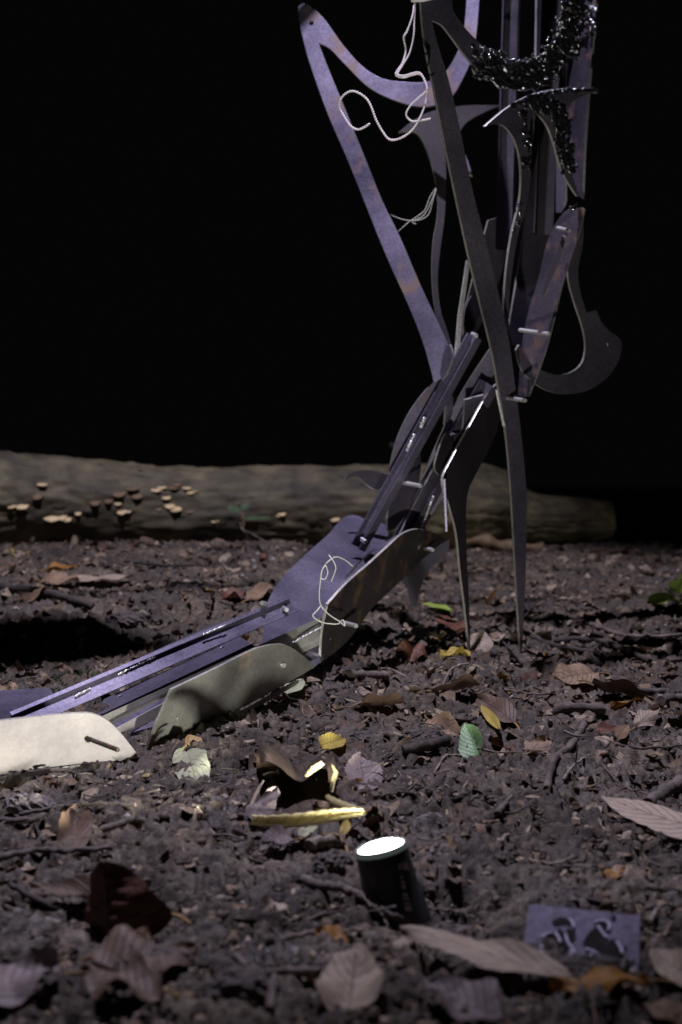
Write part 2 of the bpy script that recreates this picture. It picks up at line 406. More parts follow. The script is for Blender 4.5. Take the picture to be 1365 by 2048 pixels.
# ------------------------------------------------------------------ ground: one sheet to the horizon, fine where the camera looks
def build_ground():
    nr, ncd = 900, 640
    ys = np.exp(np.linspace(math.log(0.5), math.log(4.0), nr))
    ys = np.concatenate([[-60, -20, -6, -2, -0.6, 0.0, 0.25, 0.4], ys, [4.1, 4.3, 4.6, 5, 6, 7.5, 10, 14, 20, 30, 40, 60, 100]])
    ts = np.concatenate([[-60, -20, -7, -3.5, -2.2, -1.6, -1.3, -1.12], np.linspace(-1, 1, ncd), [1.12, 1.3, 1.6, 2.2, 3.5, 7, 20, 60]])
    hw = 0.22 + 0.32 * np.clip(ys, 0.3, 4.2)
    X = hw[:, None] * ts[None, :]; Y = np.repeat(ys[:, None], len(ts), 1)
    Z = base_h(X, Y)
    fine = ((np.abs(ts)[None, :] <= 1.0) & (Y > 0.45) & (Y < 4.05)).astype(float)
    wx = X + 0.010 * vnoise(X * 30, Y * 30, 21); wy = Y + 0.010 * vnoise(X * 30, Y * 30, 22)
    d = mid_h(X, Y)
    d += 0.0130 * (0.5 - np.abs(vnoise(wx * 62, wy * 62, 7)) * 2) + 0.0078 * (0.5 - np.abs(vnoise(wx * 130, wy * 130, 8)) * 2)
    d += 0.0038 * vnoise(X * 260, Y * 260, 9)
    Z = Z + d * fine
    R, C = X.shape
    v = np.stack([X, Y, Z], -1).reshape(-1, 3)
    idx = np.arange(R * C).reshape(R, C)
    q = np.stack([idx[:-1, :-1], idx[:-1, 1:], idx[1:, 1:], idx[1:, :-1]], -1).reshape(-1, 4)
    me = bpy.data.meshes.new('ground')
    me.vertices.add(len(v)); me.vertices.foreach_set('co', v.ravel())
    me.loops.add(q.size); me.loops.foreach_set('vertex_index', q.ravel())
    me.polygons.add(len(q)); me.polygons.foreach_set('loop_start', np.arange(0, q.size, 4)); me.polygons.foreach_set('loop_total', np.full(len(q), 4))
    me.polygons.foreach_set('use_smooth', np.ones(len(q), bool))
    me.update(calc_edges=True); me.validate()
    me.materials.append(M['soil'])
    o = bpy.data.objects.new('ground', me); COL.objects.link(o); o['kind'] = 'structure'
build_ground()

def in_view_xy(n, y0=0.62, y1=3.3, wide=1.08):
    y = np.exp(RNG.uniform(math.log(y0), math.log(y1), n)); x = RNG.uniform(-1, 1, n) * (0.245 * y * wide + 0.02)
    return x, y
def stuff_mesh(name, v, f, mat, smooth=True):
    me = bpy.data.meshes.new(name)
    v = np.asarray(v, float); f = np.asarray(f, int); k = f.shape[1]
    me.vertices.add(len(v)); me.vertices.foreach_set('co', v.ravel())
    me.loops.add(f.size); me.loops.foreach_set('vertex_index', f.ravel())
    me.polygons.add(len(f)); me.polygons.foreach_set('loop_start', np.arange(0, f.size, k)); me.polygons.foreach_set('loop_total', np.full(len(f), k))
    if smooth: me.polygons.foreach_set('use_smooth', np.ones(len(f), bool))
    me.update(calc_edges=True); me.materials.append(mat)
    o = bpy.data.objects.new(name, me); COL.objects.link(o); o['kind'] = 'stuff'; return o
def build_crumbs(n, name, smin, smax, power):
    base = np.array([tuple(c) for c in ICO1[0]]); fc = np.array(ICO1[1])
    x, y = in_view_xy(n)
    keep = vnoise(x * 9, y * 9, 31) + RNG.uniform(-0.35, 0.35, n) > -0.1
    x, y = x[keep], y[keep]; n = len(x)
    s = (smin + (smax - smin) * RNG.random(n) ** power) * (0.7 + 0.3 * y)
    z = base_h(x, y) + mid_h(x, y) + s * 0.25 + RNG.uniform(-0.001, 0.003, n)
    sc = s[:, None] * RNG.uniform(0.6, 1.25, (n, 3)); sc[:, 2] *= 0.75
    jit = 1 + RNG.uniform(-0.32, 0.32, (n, len(base), 1))
    a = RNG.uniform(0, math.tau, n); ca, sa = np.cos(a), np.sin(a)
    v = base[None] * jit * sc[:, None, :]
    vx = v[..., 0] * ca[:, None] - v[..., 1] * sa[:, None]; vy = v[..., 0] * sa[:, None] + v[..., 1] * ca[:, None]
    v = np.stack([vx + x[:, None], vy + y[:, None], v[..., 2] + z[:, None]], -1).reshape(-1, 3)
    f = (fc[None] + (np.arange(n) * len(base))[:, None, None]).reshape(-1, 3)
    return stuff_mesh(name, v, f, M['crumb'], False)
build_crumbs(60000, 'soil_crumbs', 0.0007, 0.0046, 3.4)

def build_fragments(n, name, mat, lmin, lmax, aspect, y0=0.62):
    """tiny curled leaf and straw fragments lying in the soil"""
    x, y = in_view_xy(n, y0)
    ln = RNG.uniform(lmin, lmax, n) * (0.75 + 0.25 * y); w = ln * RNG.uniform(aspect[0], aspect[1], n)
    a = RNG.uniform(0, math.tau, n); tilt = RNG.normal(0, 0.38, n); roll = RNG.normal(0, 0.5, n); curl = RNG.normal(0, 0.35, n)
    U = np.array([-0.5, -0.17, 0.17, 0.5]); Wd = np.array([0.35, 1.0, 0.9, 0.3])
    p = np.zeros((n, 8, 3))
    for i in range(4):
        for j, sgn in enumerate((-1, 1)):
            wob = RNG.uniform(0.6, 1.2, n)
            p[:, i * 2 + j, 0] = U[i] * ln; p[:, i * 2 + j, 1] = sgn * 0.5 * w * Wd[i] * wob
            p[:, i * 2 + j, 2] = curl * ln * (U[i] * 2) ** 2 * 0.5 + RNG.normal(0, 0.04, n) * ln
    cr, sr = np.cos(roll)[:, None], np.sin(roll)[:, None]; yy = p[..., 1] * cr - p[..., 2] * sr; zz = p[..., 1] * sr + p[..., 2] * cr
    ct, st = np.cos(tilt)[:, None], np.sin(tilt)[:, None]; xx = p[..., 0] * ct - zz * st; zz = p[..., 0] * st + zz * ct
    ca, sa = np.cos(a)[:, None], np.sin(a)[:, None]
    gx = xx * ca - yy * sa + x[:, None]; gy = xx * sa + yy * ca + y[:, None]
    gzv = zz + (base_h(x, y) + mid_h(x, y))[:, None] + 0.0035
    v = np.stack([gx, gy, gzv], -1).reshape(-1, 3)
    q = np.array([[0, 2, 3, 1], [2, 4, 5, 3], [4, 6, 7, 5]])
    f = (q[None] + (np.arange(n) * 8)[:, None, None]).reshape(-1, 4)
    return stuff_mesh(name, v, f, mat)
build_fragments(2600, 'leaf_fragments', M['debris'], 0.004, 0.015, (0.3, 0.9))
build_fragments(2600, 'far_leaf_fragments', M['debris'], 0.006, 0.022, (0.35, 0.9), 1.55)
build_fragments(1000, 'matted_leaf_pieces', M['debris'], 0.010, 0.028, (0.35, 0.8), 1.1)
build_fragments(1700, 'straw_litter', M['debris'], 0.010, 0.032, (0.03, 0.08))

# ------------------------------------------------------------------ the fallen log with bracket fungi
LOGPTS = [(-300, 3.02, .112), (-60, 3.12, .112), (120, 3.18, .104), (320, 3.22, .0965), (560, 3.26, .0985), (760, 3.30, .1025), (900, 3.33, .104), (975, 3.35, .098), (1020, 3.37, .076), (1060, 3.38, .064), (1130, 3.41, .057), (1210, 3.45, .052)]
def log_pt(px, d, r):
    q = P(px, 1000, d); return Vector((q.x, q.y, float(base_h(q.x, q.y)) + r * 0.93 + 0.004)), r
LOG_C = [log_pt(*t) for t in LOGPTS]
def log_at(px):
    for i in range(len(LOGPTS) - 1):
        a, b = LOGPTS[i], LOGPTS[i + 1]
        if a[0] <= px <= b[0]:
            t = (px - a[0]) / (b[0] - a[0]); return LOG_C[i][0].lerp(LOG_C[i + 1][0], t), LOG_C[i][1] * (1 - t) + LOG_C[i + 1][1] * t
    return LOG_C[-1]
def build_log():
    root = thing('fallen_log', 'long grey fallen log with bracket fungi lying across the back', 'log', Vector((0, 3.3, 0)))
    path = cat3([c for c, r in LOG_C], 22); rr = cat3([(r, 0, 0) for c, r in LOG_C], 22); rr = [v.x for v in rr]
    nseg = 110; V, Fc = [], []
    for i, (c, r) in enumerate(zip(path, rr)):
        t = (path[min(i + 1, len(path) - 1)] - path[max(i - 1, 0)]).normalized(); u = t.cross(Vector((0, 0, 1))).normalized(); w = u.cross(t)
        for k in range(nseg):
            a = k * math.tau / nseg
            bmp = 1 + 0.10 * float(vnoise(c.x * 4 + 3, a * 1.2, 41)) + 0.07 * float(vnoise(c.x * 18, a * 4, 42)) + 0.05 * float(vnoise(c.x * 45, a * 12, 43)) + 0.05 * (0.5 - 2 * abs(float(vnoise(c.x * 26, a * 22, 44))))
            V.append(c + (u * math.cos(a) + w * math.sin(a)) * r * bmp)
    for i in range(len(path) - 1):
        for k in range(nseg):
            k2 = (k + 1) % nseg; Fc.append((i * nseg + k, i * nseg + k2, (i + 1) * nseg + k2, (i + 1) * nseg + k))
    link_mesh('trunk', V, Fc, M['bark'], root, smooth=True)
    # cut end, slightly dished and ragged
    e = (len(path) - 1) * nseg; ring = [V[e + k] for k in range(nseg)]; c = sum(ring, Vector()) / nseg
    ax = (path[-1] - path[-3]).normalized(); inner = [c + (p - c) * 0.55 - ax * 0.006 + Vector((0, 0, random.uniform(-.002, .002))) for p in ring]
    vv = ring + inner + [c - ax * 0.010]
    ff = [(k, (k + 1) % nseg, nseg + (k + 1) % nseg, nseg + k) for k in range(nseg)] + [(nseg + k, nseg + (k + 1) % nseg, 2 * nseg) for k in range(nseg)]
    link_mesh('cut_end', vv, ff, M['cutwood'], root, smooth=True)
    # bracket fungi : half discs standing out from the bark
    spots = [(85, 968, 26, 0), (72, 990, 30, 1), (40, 1012, 34, 0), (20, 1012, 20, 0), (105, 1035, 38, 0), (135, 1037, 24, 0), (128, 1033, 22, 0), (160, 1026, 16, 0),
             (212, 925, 20, 0), (198, 928, 18, 1), (282, 940, 22, 1), (262, 936, 14, 1), (312, 926, 16, 0), (190, 1004, 26, 1), (215, 1000, 22, 1), (238, 1006, 18, 0), (245, 1022, 24, 0), (258, 1022, 14, 0), (240, 985, 36, 1), (262, 975, 34, 1),
             (275, 990, 30, 1), (315, 977, 34, 0), (322, 972, 30, 0), (345, 975, 34, 1), (352, 968, 24, 1), (370, 975, 24, 0), (380, 984, 22, 0), (392, 982, 16, 0), (335, 992, 26, 0), (350, 1016, 36, 0), (338, 1010, 24, 0), (318, 1018, 16, 1), (382, 1022, 20, 1),
             (425, 1037, 28, 0), (445, 1040, 18, 1), (566, 1024, 24, 0), (560, 1030, 16, 0), (670, 1036, 28, 0), (690, 1034, 20, 0), (722, 968, 18, 1), (810, 992, 20, 1)]
    for (px, py, wpx, dk) in spots:
        c, r = log_at(px); hit = None
        o = Vector((0, 0, CAM_H)); rd = ray(px, py).normalized(); oc = o - c
        A_ = rd.y ** 2 + rd.z ** 2; B_ = 2 * (oc.y * rd.y + oc.z * rd.z); C_ = oc.y ** 2 + oc.z ** 2 - (r * 0.99) ** 2; D_ = B_ * B_ - 4 * A_ * C_
        if D_ < 0: hit = c + Vector((0, -0.2 * r, r * 0.95))
        else: hit = o + rd * ((-B_ - math.sqrt(D_)) / (2 * A_)); 
        n = Vector((0, hit.y - c.y, hit.z - c.z)).normalized(); out = Vector((random.uniform(-.25, .25), n.y, max(n.z, -0.1) * 0.6)).normalized()
        sd = Vector((1, 0, 0)); rad = wpx * hit.y / F * 0.42; up = sd.cross(-out).normalized()
        if up.z < 0: up = -up
        vv = []; m = 9; tilt = random.uniform(-.8, -.4); hit = hit + Vector((random.uniform(-.004, .004), 0, 0)) + n * 0.001
        for lay, (k, dz) in enumerate(((1.0, 0.0), (0.88, 0.30), (0.45, 0.42))):
            for j in range(m):
                a = -0.1 + (math.pi + 0.2) * j / (m - 1); wv = 1 + 0.16 * math.sin(j * 2.3 + px) + random.uniform(-.05, .05)
                vv.append(hit + sd * rad * k * wv * math.cos(a) + out * (rad * 0.85 * k * wv * math.sin(a) - 0.004) + up * (rad * dz * 0.3 + tilt * rad * math.sin(a) * k))
        vv.append(hit - out * 0.004 + up * rad * 0.2); vv.append(hit - out * 0.004 - up * rad * 0.02)
        ff = []
        for l in range(2):
            for j in range(m - 1): ff.append((l * m + j, l * m + j + 1, (l + 1) * m + j + 1, (l + 1) * m + j))
        for j in range(m - 1): ff.append((2 * m + j, 2 * m + j + 1, 3 * m)); ff.append((j + 1, j, 3 * m + 1))
        link_mesh('bracket_fungus', vv, ff, M['fungus_dark'] if dk else M['fungus'], root, smooth=True, sharp=40)
    # broken stub of bark under the thin end
    V2, F2 = tube_data(cat3([P(905, 1082, 3.28), P(960, 1080, 3.26), P(1010, 1092, 3.25), P(1085, 1098, 3.26)], 8), [0.010 + 0.008 * math.sin(i * .45) ** 2 for i in range(25)], 9)
    link_mesh('bark_ledge', V2, F2, M['fungus_dark'], root, smooth=True)
build_log()

# ------------------------------------------------------------------ the steel sculpture
SB = G(280, 1500); SB = Vector((0.05, 1.62, 0.0))
S = thing('steel_sculpture', 'angular sculpture of bolted steel blades and channels leaning over the soil', 'sculpture', SB)
CAMV = Vector((0, -1, 0.12))

def build_sculpture():
    # --- the far wishbone blade
    plate('blade', [(597, 28), (603, 8), (622, 13), (650, 40), (685, 88), (722, 130), (760, 155), (800, 163), (850, 164), (885, 150), (912, 110), (928, 60), (936, -40, 1), (962, -40, 1),
                    (950, 90), (925, 160), (895, 200), (850, 213), (800, 204), (740, 176), (692, 130), (660, 97), (637, 86, 1), (662, 150), (690, 217), (735, 328), (765, 402), (800, 474), (842, 572),
                    (884, 662), (898, 700), (897, 748, 1), (868, 764, 1), (848, 690), (818, 612), (768, 500), (700, 330), (655, 225), (615, 110)],
          [(600, 30, 2.16), (930, 60, 2.08), (880, 750, 1.965)], M['rusty_steel'], S, 0.0035, holes=[(623, 46, 5)], label='tall blade with patches of orange rust')
    # --- far hook with its long wavy tail
    plate('hook_plate', [(798, 264, 1), (828, 240), (866, 222), (930, 211), (1002, 210, 1), (966, 226), (934, 244), (914, 275), (905, 300, 1), (890, 300, 1), (893, 350), (890, 430), (881, 500), (876, 560), (882, 620), (893, 655), (905, 695, 1), (888, 690, 1),
                         (878, 655), (868, 600), (864, 540), (867, 480), (874, 440), (876, 400), (868, 345), (852, 295), (832, 264)],
          [(800, 262, 2.12), (1000, 212, 2.17), (888, 690, 2.0)], M['black_steel'], S)
    plate('hook_plate', [(912, 285, 1), (926, 300), (938, 325), (946, 352, 1), (938, 346), (926, 320)], [(912, 285, 2.12), (946, 352, 2.1), (940, 300, 2.12)], M['dark_steel'], S)
    plate('strut', [(934, 520, 1), (941, 524, 1), (926, 632, 1), (919, 716, 1), (910, 716, 1), (917, 632, 1)], [(934, 520, 1.97), (941, 524, 1.972), (912, 716, 1.97)], M['zinc'], S)
    plate('strut', [(944, 590), (932, 618), (928, 650), (930, 684, 1), (926, 684, 1), (921, 650), (926, 615)], [(944, 590, 2.0), (920, 650, 2.0), (930, 684, 2.0)], M['dark_steel'], S)
    # --- uprights at the back, running out of the top of the picture
    up = Vector((-0.35, -1, 0))
    A, B = P(1011, 500, 2.12), P(1035, -320, 2.12)
    channel('upright_channel', A, B, up, 0.024, 0.014, M['dark_steel'], S, 0.0025)
    plate('backing_plate', [(977, 440, 1), (1003, 433, 1), (1018, 470), (1000, 560), (960, 655), (938, 690, 1), (925, 640, 1), (958, 510)], [(977, 440, 2.16), (1003, 433, 2.17), (930, 670, 2.13)], M['black_steel'], S)
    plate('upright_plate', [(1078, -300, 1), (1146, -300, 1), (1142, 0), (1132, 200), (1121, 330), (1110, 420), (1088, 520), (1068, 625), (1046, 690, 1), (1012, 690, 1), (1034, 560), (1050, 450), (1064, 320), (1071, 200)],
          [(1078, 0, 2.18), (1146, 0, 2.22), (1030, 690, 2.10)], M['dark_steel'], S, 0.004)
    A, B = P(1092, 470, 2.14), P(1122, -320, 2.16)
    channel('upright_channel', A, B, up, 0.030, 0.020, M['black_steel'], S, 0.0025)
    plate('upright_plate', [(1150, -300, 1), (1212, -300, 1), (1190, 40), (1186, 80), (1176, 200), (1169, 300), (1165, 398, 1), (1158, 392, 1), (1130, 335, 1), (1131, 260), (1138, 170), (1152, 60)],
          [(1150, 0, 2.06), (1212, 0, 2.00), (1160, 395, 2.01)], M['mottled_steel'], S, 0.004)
    plate('upright_plate', [(1113, 310, 1), (1128, 330), (1131, 400, 1), (1124, 425, 1), (1112, 425, 1)], [(1113, 310, 2.02), (1131, 400, 2.0), (1112, 425, 2.02)], M['steel'], S)
    # --- clasp arm and the dark question mark hook on the right
    plate('arm_plate', [(1118, 437), (1134, 420), (1152, 412), (1170, 418, 1), (1160, 460), (1140, 520), (1122, 580), (1108, 640), (1092, 700), (1074, 752), (1058, 792, 1), (1036, 792, 1), (1044, 690), (1058, 620), (1076, 560), (1090, 500), (1102, 465)],
          [(1118, 437, 1.985), (1170, 418, 1.965), (1045, 780, 1.985)], M['mottled_steel'], S, 0.0035)
    plate('arm_plate', [(1126, 470, 1), (1133, 474, 1), (1116, 530, 1), (1090, 592, 1), (1083, 588, 1), (1106, 525, 1)], [(1126, 470, 1.962), (1133, 474, 1.958), (1086, 590, 1.966)], M['black_steel'], S, 0.002)
    plate('hook_plate', [(1140, 424, 1), (1166, 427, 1), (1168, 440), (1166, 490), (1157, 540), (1161, 582), (1174, 626, 1), (1193, 620, 1), (1204, 645), (1222, 664), (1243, 682), (1240, 715), (1220, 750), (1190, 774), (1158, 786),
                         (1124, 788), (1090, 779), (1062, 760), (1042, 735), (1033, 700, 1), (1040, 690), (1050, 712), (1068, 732), (1092, 744), (1118, 750), (1144, 744), (1163, 728), (1171, 705), (1171, 680), (1163, 645), (1150, 606), (1138, 560), (1134, 500), (1136, 460)],
          [(1040, 700, 1.97), (1243, 690, 2.06), (1166, 427, 2.02)], M['dark_steel'], S, 0.0035, holes=[(1214, 690, 4)], label='dark hook shaped like a question mark')
    # --- near hook with two horns
    plate('hook_plate', [(970, 253, 1), (1000, 227), (1030, 206), (1062, 190), (1105, 179), (1150, 177), (1198, 179, 1), (1172, 190), (1144, 205), (1128, 230), (1126, 270), (1134, 310), (1158, 392, 1), (1152, 388), (1124, 340), (1108, 285), (1094, 250), (1076, 228, 1), (1062, 240), (1063, 300), (1062, 360), (1052, 420), (1036, 475), (1023, 560), (1018, 640), (1027, 692, 1), (1018, 694, 1), (1010, 650), (1009, 600),
                         (1016, 520), (1026, 460), (1040, 400), (1043, 350), (1038, 305), (1026, 272), (1008, 252), (990, 248)],
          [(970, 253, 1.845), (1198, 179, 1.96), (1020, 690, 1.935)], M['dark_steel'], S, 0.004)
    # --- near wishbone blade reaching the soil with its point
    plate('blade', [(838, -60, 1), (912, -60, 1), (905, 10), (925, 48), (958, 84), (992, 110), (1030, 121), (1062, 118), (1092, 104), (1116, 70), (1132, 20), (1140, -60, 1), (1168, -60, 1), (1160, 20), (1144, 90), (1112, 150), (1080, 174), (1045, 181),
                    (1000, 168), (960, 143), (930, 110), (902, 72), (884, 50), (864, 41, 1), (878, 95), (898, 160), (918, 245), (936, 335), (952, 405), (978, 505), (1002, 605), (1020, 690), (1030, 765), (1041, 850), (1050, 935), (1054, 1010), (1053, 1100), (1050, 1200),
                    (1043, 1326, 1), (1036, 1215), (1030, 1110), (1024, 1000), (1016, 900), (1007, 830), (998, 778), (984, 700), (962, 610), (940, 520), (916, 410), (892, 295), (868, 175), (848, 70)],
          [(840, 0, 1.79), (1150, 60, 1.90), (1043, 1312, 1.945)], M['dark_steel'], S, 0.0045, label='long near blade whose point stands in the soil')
    # --- second pointed blade behind it
    plate('blade', [(1000, 765), (1012, 800), (1000, 845), (982, 893), (952, 950), (937, 985), (933, 1030), (935, 1120), (939, 1200), (942, 1324, 1), (931, 1220), (922, 1150), (913, 1065), (899, 1010), (886, 960), (905, 915), (945, 842), (972, 795)],
          [(1000, 845, 2.04), (890, 960, 1.935), (942, 1313, 1.95)], M['black_steel'], S, 0.004)
    plate('strut', [(886, 958, 1), (892, 958, 1), (896, 1064, 1), (891, 1064, 1)], [(886, 958, 1.91), (892, 958, 1.91), (893, 1064, 1.91)], M['steel'], S, 0.002)
    plate('strut', [(991, 780, 1), (997, 780, 1), (1012, 853, 1), (1006, 853, 1)], [(991, 780, 1.90), (997, 780, 1.90), (1009, 853, 1.90)], M['zinc'], S, 0.002)
    plate('blade', [(900, 1078, 1), (892, 1110), (862, 1135), (845, 1165), (833, 1214, 1), (822, 1210), (815, 1180), (800, 1150), (830, 1120)], [(900, 1078, 2.16), (800, 1150, 2.16), (828, 1212, 2.14)], M['black_steel'], S, 0.004)
    # --- thigh: two folded channels side by side, thin plates behind them
    channel('leg_channel', P(722, 1098, 1.975), P(955, 676, 1.965), Vector((-1.0, -0.9, 0.5)), 0.021, 0.012, M['steel'], S, 0.0022)
    plate('leg_plate', [(896, 735, 1), (872, 760), (840, 795), (812, 838), (790, 890), (778, 945, 1), (790, 955, 1), (850, 850), (905, 752, 1)], [(896, 735, 1.99), (790, 890, 2.0), (860, 830, 2.0)], M['rusty_steel'], S)
    plate('leg_plate', [(800, 935, 1), (838, 868, 1), (842, 940), (824, 1010), (790, 1058, 1), (775, 1062, 1), (780, 1000)], [(800, 935, 2.0), (840, 890, 2.02), (785, 1058, 2.02)], M['dark_steel'], S)
    channel('leg_channel', P(800, 1105, 2.06), P(985, 772, 2.03), Vector((-1.0, -0.9, 0.5)), 0.030, 0.014, M['dark_steel'], S, 0.0022)
    plate('leg_plate', [(905, 868, 1), (925, 862), (930, 800, 1), (968, 790, 1), (945, 842), (888, 958), (842, 1060, 1), (800, 1070, 1), (835, 1000)], [(905, 868, 2.02), (960, 795, 2.02), (820, 1060, 2.045)], M['dark_steel'], S)
    plate('leg_plate', [(890, 870), (906, 880), (900, 930), (878, 950, 1), (870, 930)], [(890, 870, 1.99), (905, 890, 2.0), (880, 948, 1.99)], M['black_steel'], S)
    plate('leg_plate', [(893, 800, 1), (905, 790), (905, 830), (890, 850, 1)], [(893, 800, 1.99), (905, 790, 2.0), (890, 850, 1.99)], M['steel'], S)
    plate('leg_plate', [(985, 690, 1), (1012, 770, 1), (985, 850), (905, 965), (842, 1066, 1), (792, 1072, 1), (846, 950), (915, 800)], [(985, 690, 2.06), (1012, 770, 2.07), (820, 1068, 2.09)], M['dark_steel'], S, 0.004)
    plate('gusset', [(880, 748, 1), (885, 715), (893, 690, 1), (900, 690), (905, 712), (897, 738), (885, 760, 1)], [(880, 748, 1.915), (905, 712, 1.90), (893, 690, 1.91)], M['steel'], S)
    # dark claw pointing left
    plate('claw', [(687, 964, 1), (698, 948), (722, 940), (752, 942), (778, 950, 1), (780, 965, 1), (756, 979), (735, 970), (718, 955), (702, 955)], [(687, 964, 2.04), (770, 945, 2.06), (756, 979, 2.05)], M['black_steel'], S)
    # --- knee
    plate('knee_plate', [(525, 1290, 1), (533, 1218), (545, 1184), (572, 1148), (612, 1108), (656, 1069), (672, 1050), (690, 1034), (712, 1030), (735, 1040), (775, 1052), (770, 1085), (735, 1108), (700, 1145), (660, 1195), (610, 1245), (560, 1287, 1)],
          [(525, 1285, 1.70), (690, 1034, 2.10), (770, 1080, 2.06)], M['steel'], S, 0.0035)
    plate('knee_plate', [(542, 1292, 1), (580, 1245), (618, 1213), (660, 1180), (697, 1152), (735, 1112), (775, 1082), (820, 1056), (850, 1050, 1), (850, 1070, 1), (806, 1080), (741, 1130), (657, 1215), (645, 1252, 1), (600, 1285, 1)],
          [(542, 1292, 1.70), (697, 1152, 1.91), (850, 1060, 2.10)], M['steel'], S, 0.003)
    plate('knee_plate', [(642, 1326, 1), (646, 1262), (657, 1208, 1), (695, 1166), (741, 1126), (778, 1092), (804, 1069), (828, 1059), (850, 1060), (872, 1067), (893, 1078, 1), (868, 1100), (840, 1124), (800, 1164), (748, 1213), (724, 1245), (690, 1288)],
          [(643, 1326, 1.72), (893, 1078, 2.06), (741, 1126, 1.80)], M['rust_dark'], S, 0.0035, holes=[(838, 1095, 4)], label='dark rounded knee plate spotted with rust')
    plate('knee_plate', [(600, 1300, 1), (645, 1272, 1), (648, 1318, 1), (628, 1336, 1), (606, 1322, 1)], [(600, 1300, 1.70), (645, 1272, 1.735), (630, 1333, 1.70)], M['steel'], S, 0.003)
    # --- shin: upper channel with its plates
    channel('shin_channel', P(30, 1448, 1.455), P(586, 1212, 1.70), Vector((0.15, -1, 0.85)), 0.0185, 0.006, M['steel'], S, 0.0016, lips=0.0028)
    plate('shin_plate', [(232, 1356, 1), (256, 1330), (300, 1306), (360, 1279), (442, 1244, 1), (456, 1256, 1), (440, 1280, 1), (300, 1345, 1), (230, 1378, 1)], [(256, 1330, 1.665), (442, 1244, 1.76), (300, 1345, 1.615)], M['steel'], S, 0.003)
    plate('shin_plate', [(190, 1428, 1), (208, 1398, 1), (330, 1342, 1), (480, 1272, 1), (516, 1296, 1), (420, 1342, 1), (345, 1374, 1), (250, 1440, 1), (226, 1462, 1), (205, 1445, 1)], [(190, 1428, 1.535), (480, 1272, 1.705), (345, 1374, 1.57)], M['steel'], S, 0.003, holes=[(444, 1295, 5), (241, 1392, 5)])
    # --- lower channel running behind the two front plates
    channel('shin_channel', P(120, 1502, 1.425), P(650, 1257, 1.735), Vector((0.55, -1, 0.30)), 0.022, 0.004, M['pale_steel'], S, 0.0016, lips=0.004)
    plate('shin_plate', [(225, 1450, 1), (336, 1391, 1), (338, 1399, 1), (230, 1458, 1)], [(225, 1450, 1.455), (336, 1391, 1.525), (230, 1458, 1.452)], M['steel'], S, 0.006)
    plate('shin_plate', [(228, 1459, 1), (338, 1400, 1), (333, 1424, 1), (246, 1473, 1)], [(228, 1459, 1.437), (338, 1400, 1.487), (246, 1473, 1.442)], M['bright_steel'], S, 0.003)
    plate('shin_plate', [(248, 1474, 1), (333, 1426, 1), (330, 1450, 1), (291, 1512, 1), (275, 1510, 1)], [(248, 1474, 1.445), (333, 1426, 1.50), (285, 1511, 1.43)], M['dark_steel'], S, 0.003)
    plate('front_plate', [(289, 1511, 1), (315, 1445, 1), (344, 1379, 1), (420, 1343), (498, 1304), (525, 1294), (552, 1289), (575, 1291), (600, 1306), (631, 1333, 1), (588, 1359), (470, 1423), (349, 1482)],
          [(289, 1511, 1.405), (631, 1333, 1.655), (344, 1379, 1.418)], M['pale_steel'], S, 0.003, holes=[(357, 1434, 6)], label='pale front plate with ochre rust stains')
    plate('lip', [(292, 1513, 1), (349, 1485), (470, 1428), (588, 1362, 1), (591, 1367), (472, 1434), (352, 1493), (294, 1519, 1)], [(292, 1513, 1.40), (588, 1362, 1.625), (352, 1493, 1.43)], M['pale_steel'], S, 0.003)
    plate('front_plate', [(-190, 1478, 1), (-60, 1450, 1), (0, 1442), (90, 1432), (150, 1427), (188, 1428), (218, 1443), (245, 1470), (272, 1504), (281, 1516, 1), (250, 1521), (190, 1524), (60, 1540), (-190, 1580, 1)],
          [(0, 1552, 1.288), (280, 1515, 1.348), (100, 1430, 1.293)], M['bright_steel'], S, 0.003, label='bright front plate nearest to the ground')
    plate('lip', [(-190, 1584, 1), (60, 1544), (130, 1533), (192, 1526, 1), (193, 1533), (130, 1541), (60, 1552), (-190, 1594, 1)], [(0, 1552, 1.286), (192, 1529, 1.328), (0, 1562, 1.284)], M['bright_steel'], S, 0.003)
    plate('shin_plate', [(-190, 1400, 1), (0, 1381), (98, 1376, 1), (120, 1402, 1), (50, 1436), (-190, 1480, 1)], [(-190, 1400, 1.54), (98, 1376, 1.57), (0, 1440, 1.475)], M['steel'], S, 0.003)
    # --- threaded rods, each with a nut and a washer
    def rod(a, b, dA, dB, r=0.0030, nut=0.0, mat=None):
        A, B = P(*a, dA), P(*b, dB); ax = (B - A).normalized()
        n = 22; path = [A + (B - A) * i / n for i in range(n + 1)]
        v, f = tube_data(path, [r * (1.0 if i % 2 else 0.84) for i in range(n + 1)], 10)
        o = link_mesh('threaded_rod', v, f, mat or M['zinc'], S, smooth=True, sharp=50)
        c = A + (B - A) * nut
        v, f = tube_data([c - ax * 0.0025, c + ax * 0.0025], 0.0052, 6); link_mesh('nut', v, f, M['zinc'], o)
        v, f = tube_data([c - ax * 0.0042, c - ax * 0.0027], 0.0066, 16); link_mesh('washer', v, f, M['zinc'], o)
    rod((792, 962), (842, 972), 1.99, 1.92, nut=.12)
    rod((826, 1091), (866, 1100), 2.03, 1.95, nut=.15)
    rod((678, 1243), (713, 1252), 1.755, 1.69, nut=.25)
    rod((1016, 796), (1051, 801), 1.90, 1.84, nut=.12)
    rod((1040, 660), (1098, 668), 1.98, 1.90, nut=.45)
    rod((1116, 456), (1140, 462), 1.965, 1.91, nut=.2)
    rod((524, 1206), (545, 1212), 1.67, 1.70, nut=.95)
    rod((564, 1214), (574, 1220), 1.70, 1.675, nut=.6)
    rod((166, 1473), (237, 1500), 1.322, 1.275, .0024, nut=.48, mat=M['rusty_rod'])
    rod((556, 1327), (569, 1331), 1.60, 1.585, nut=.4)
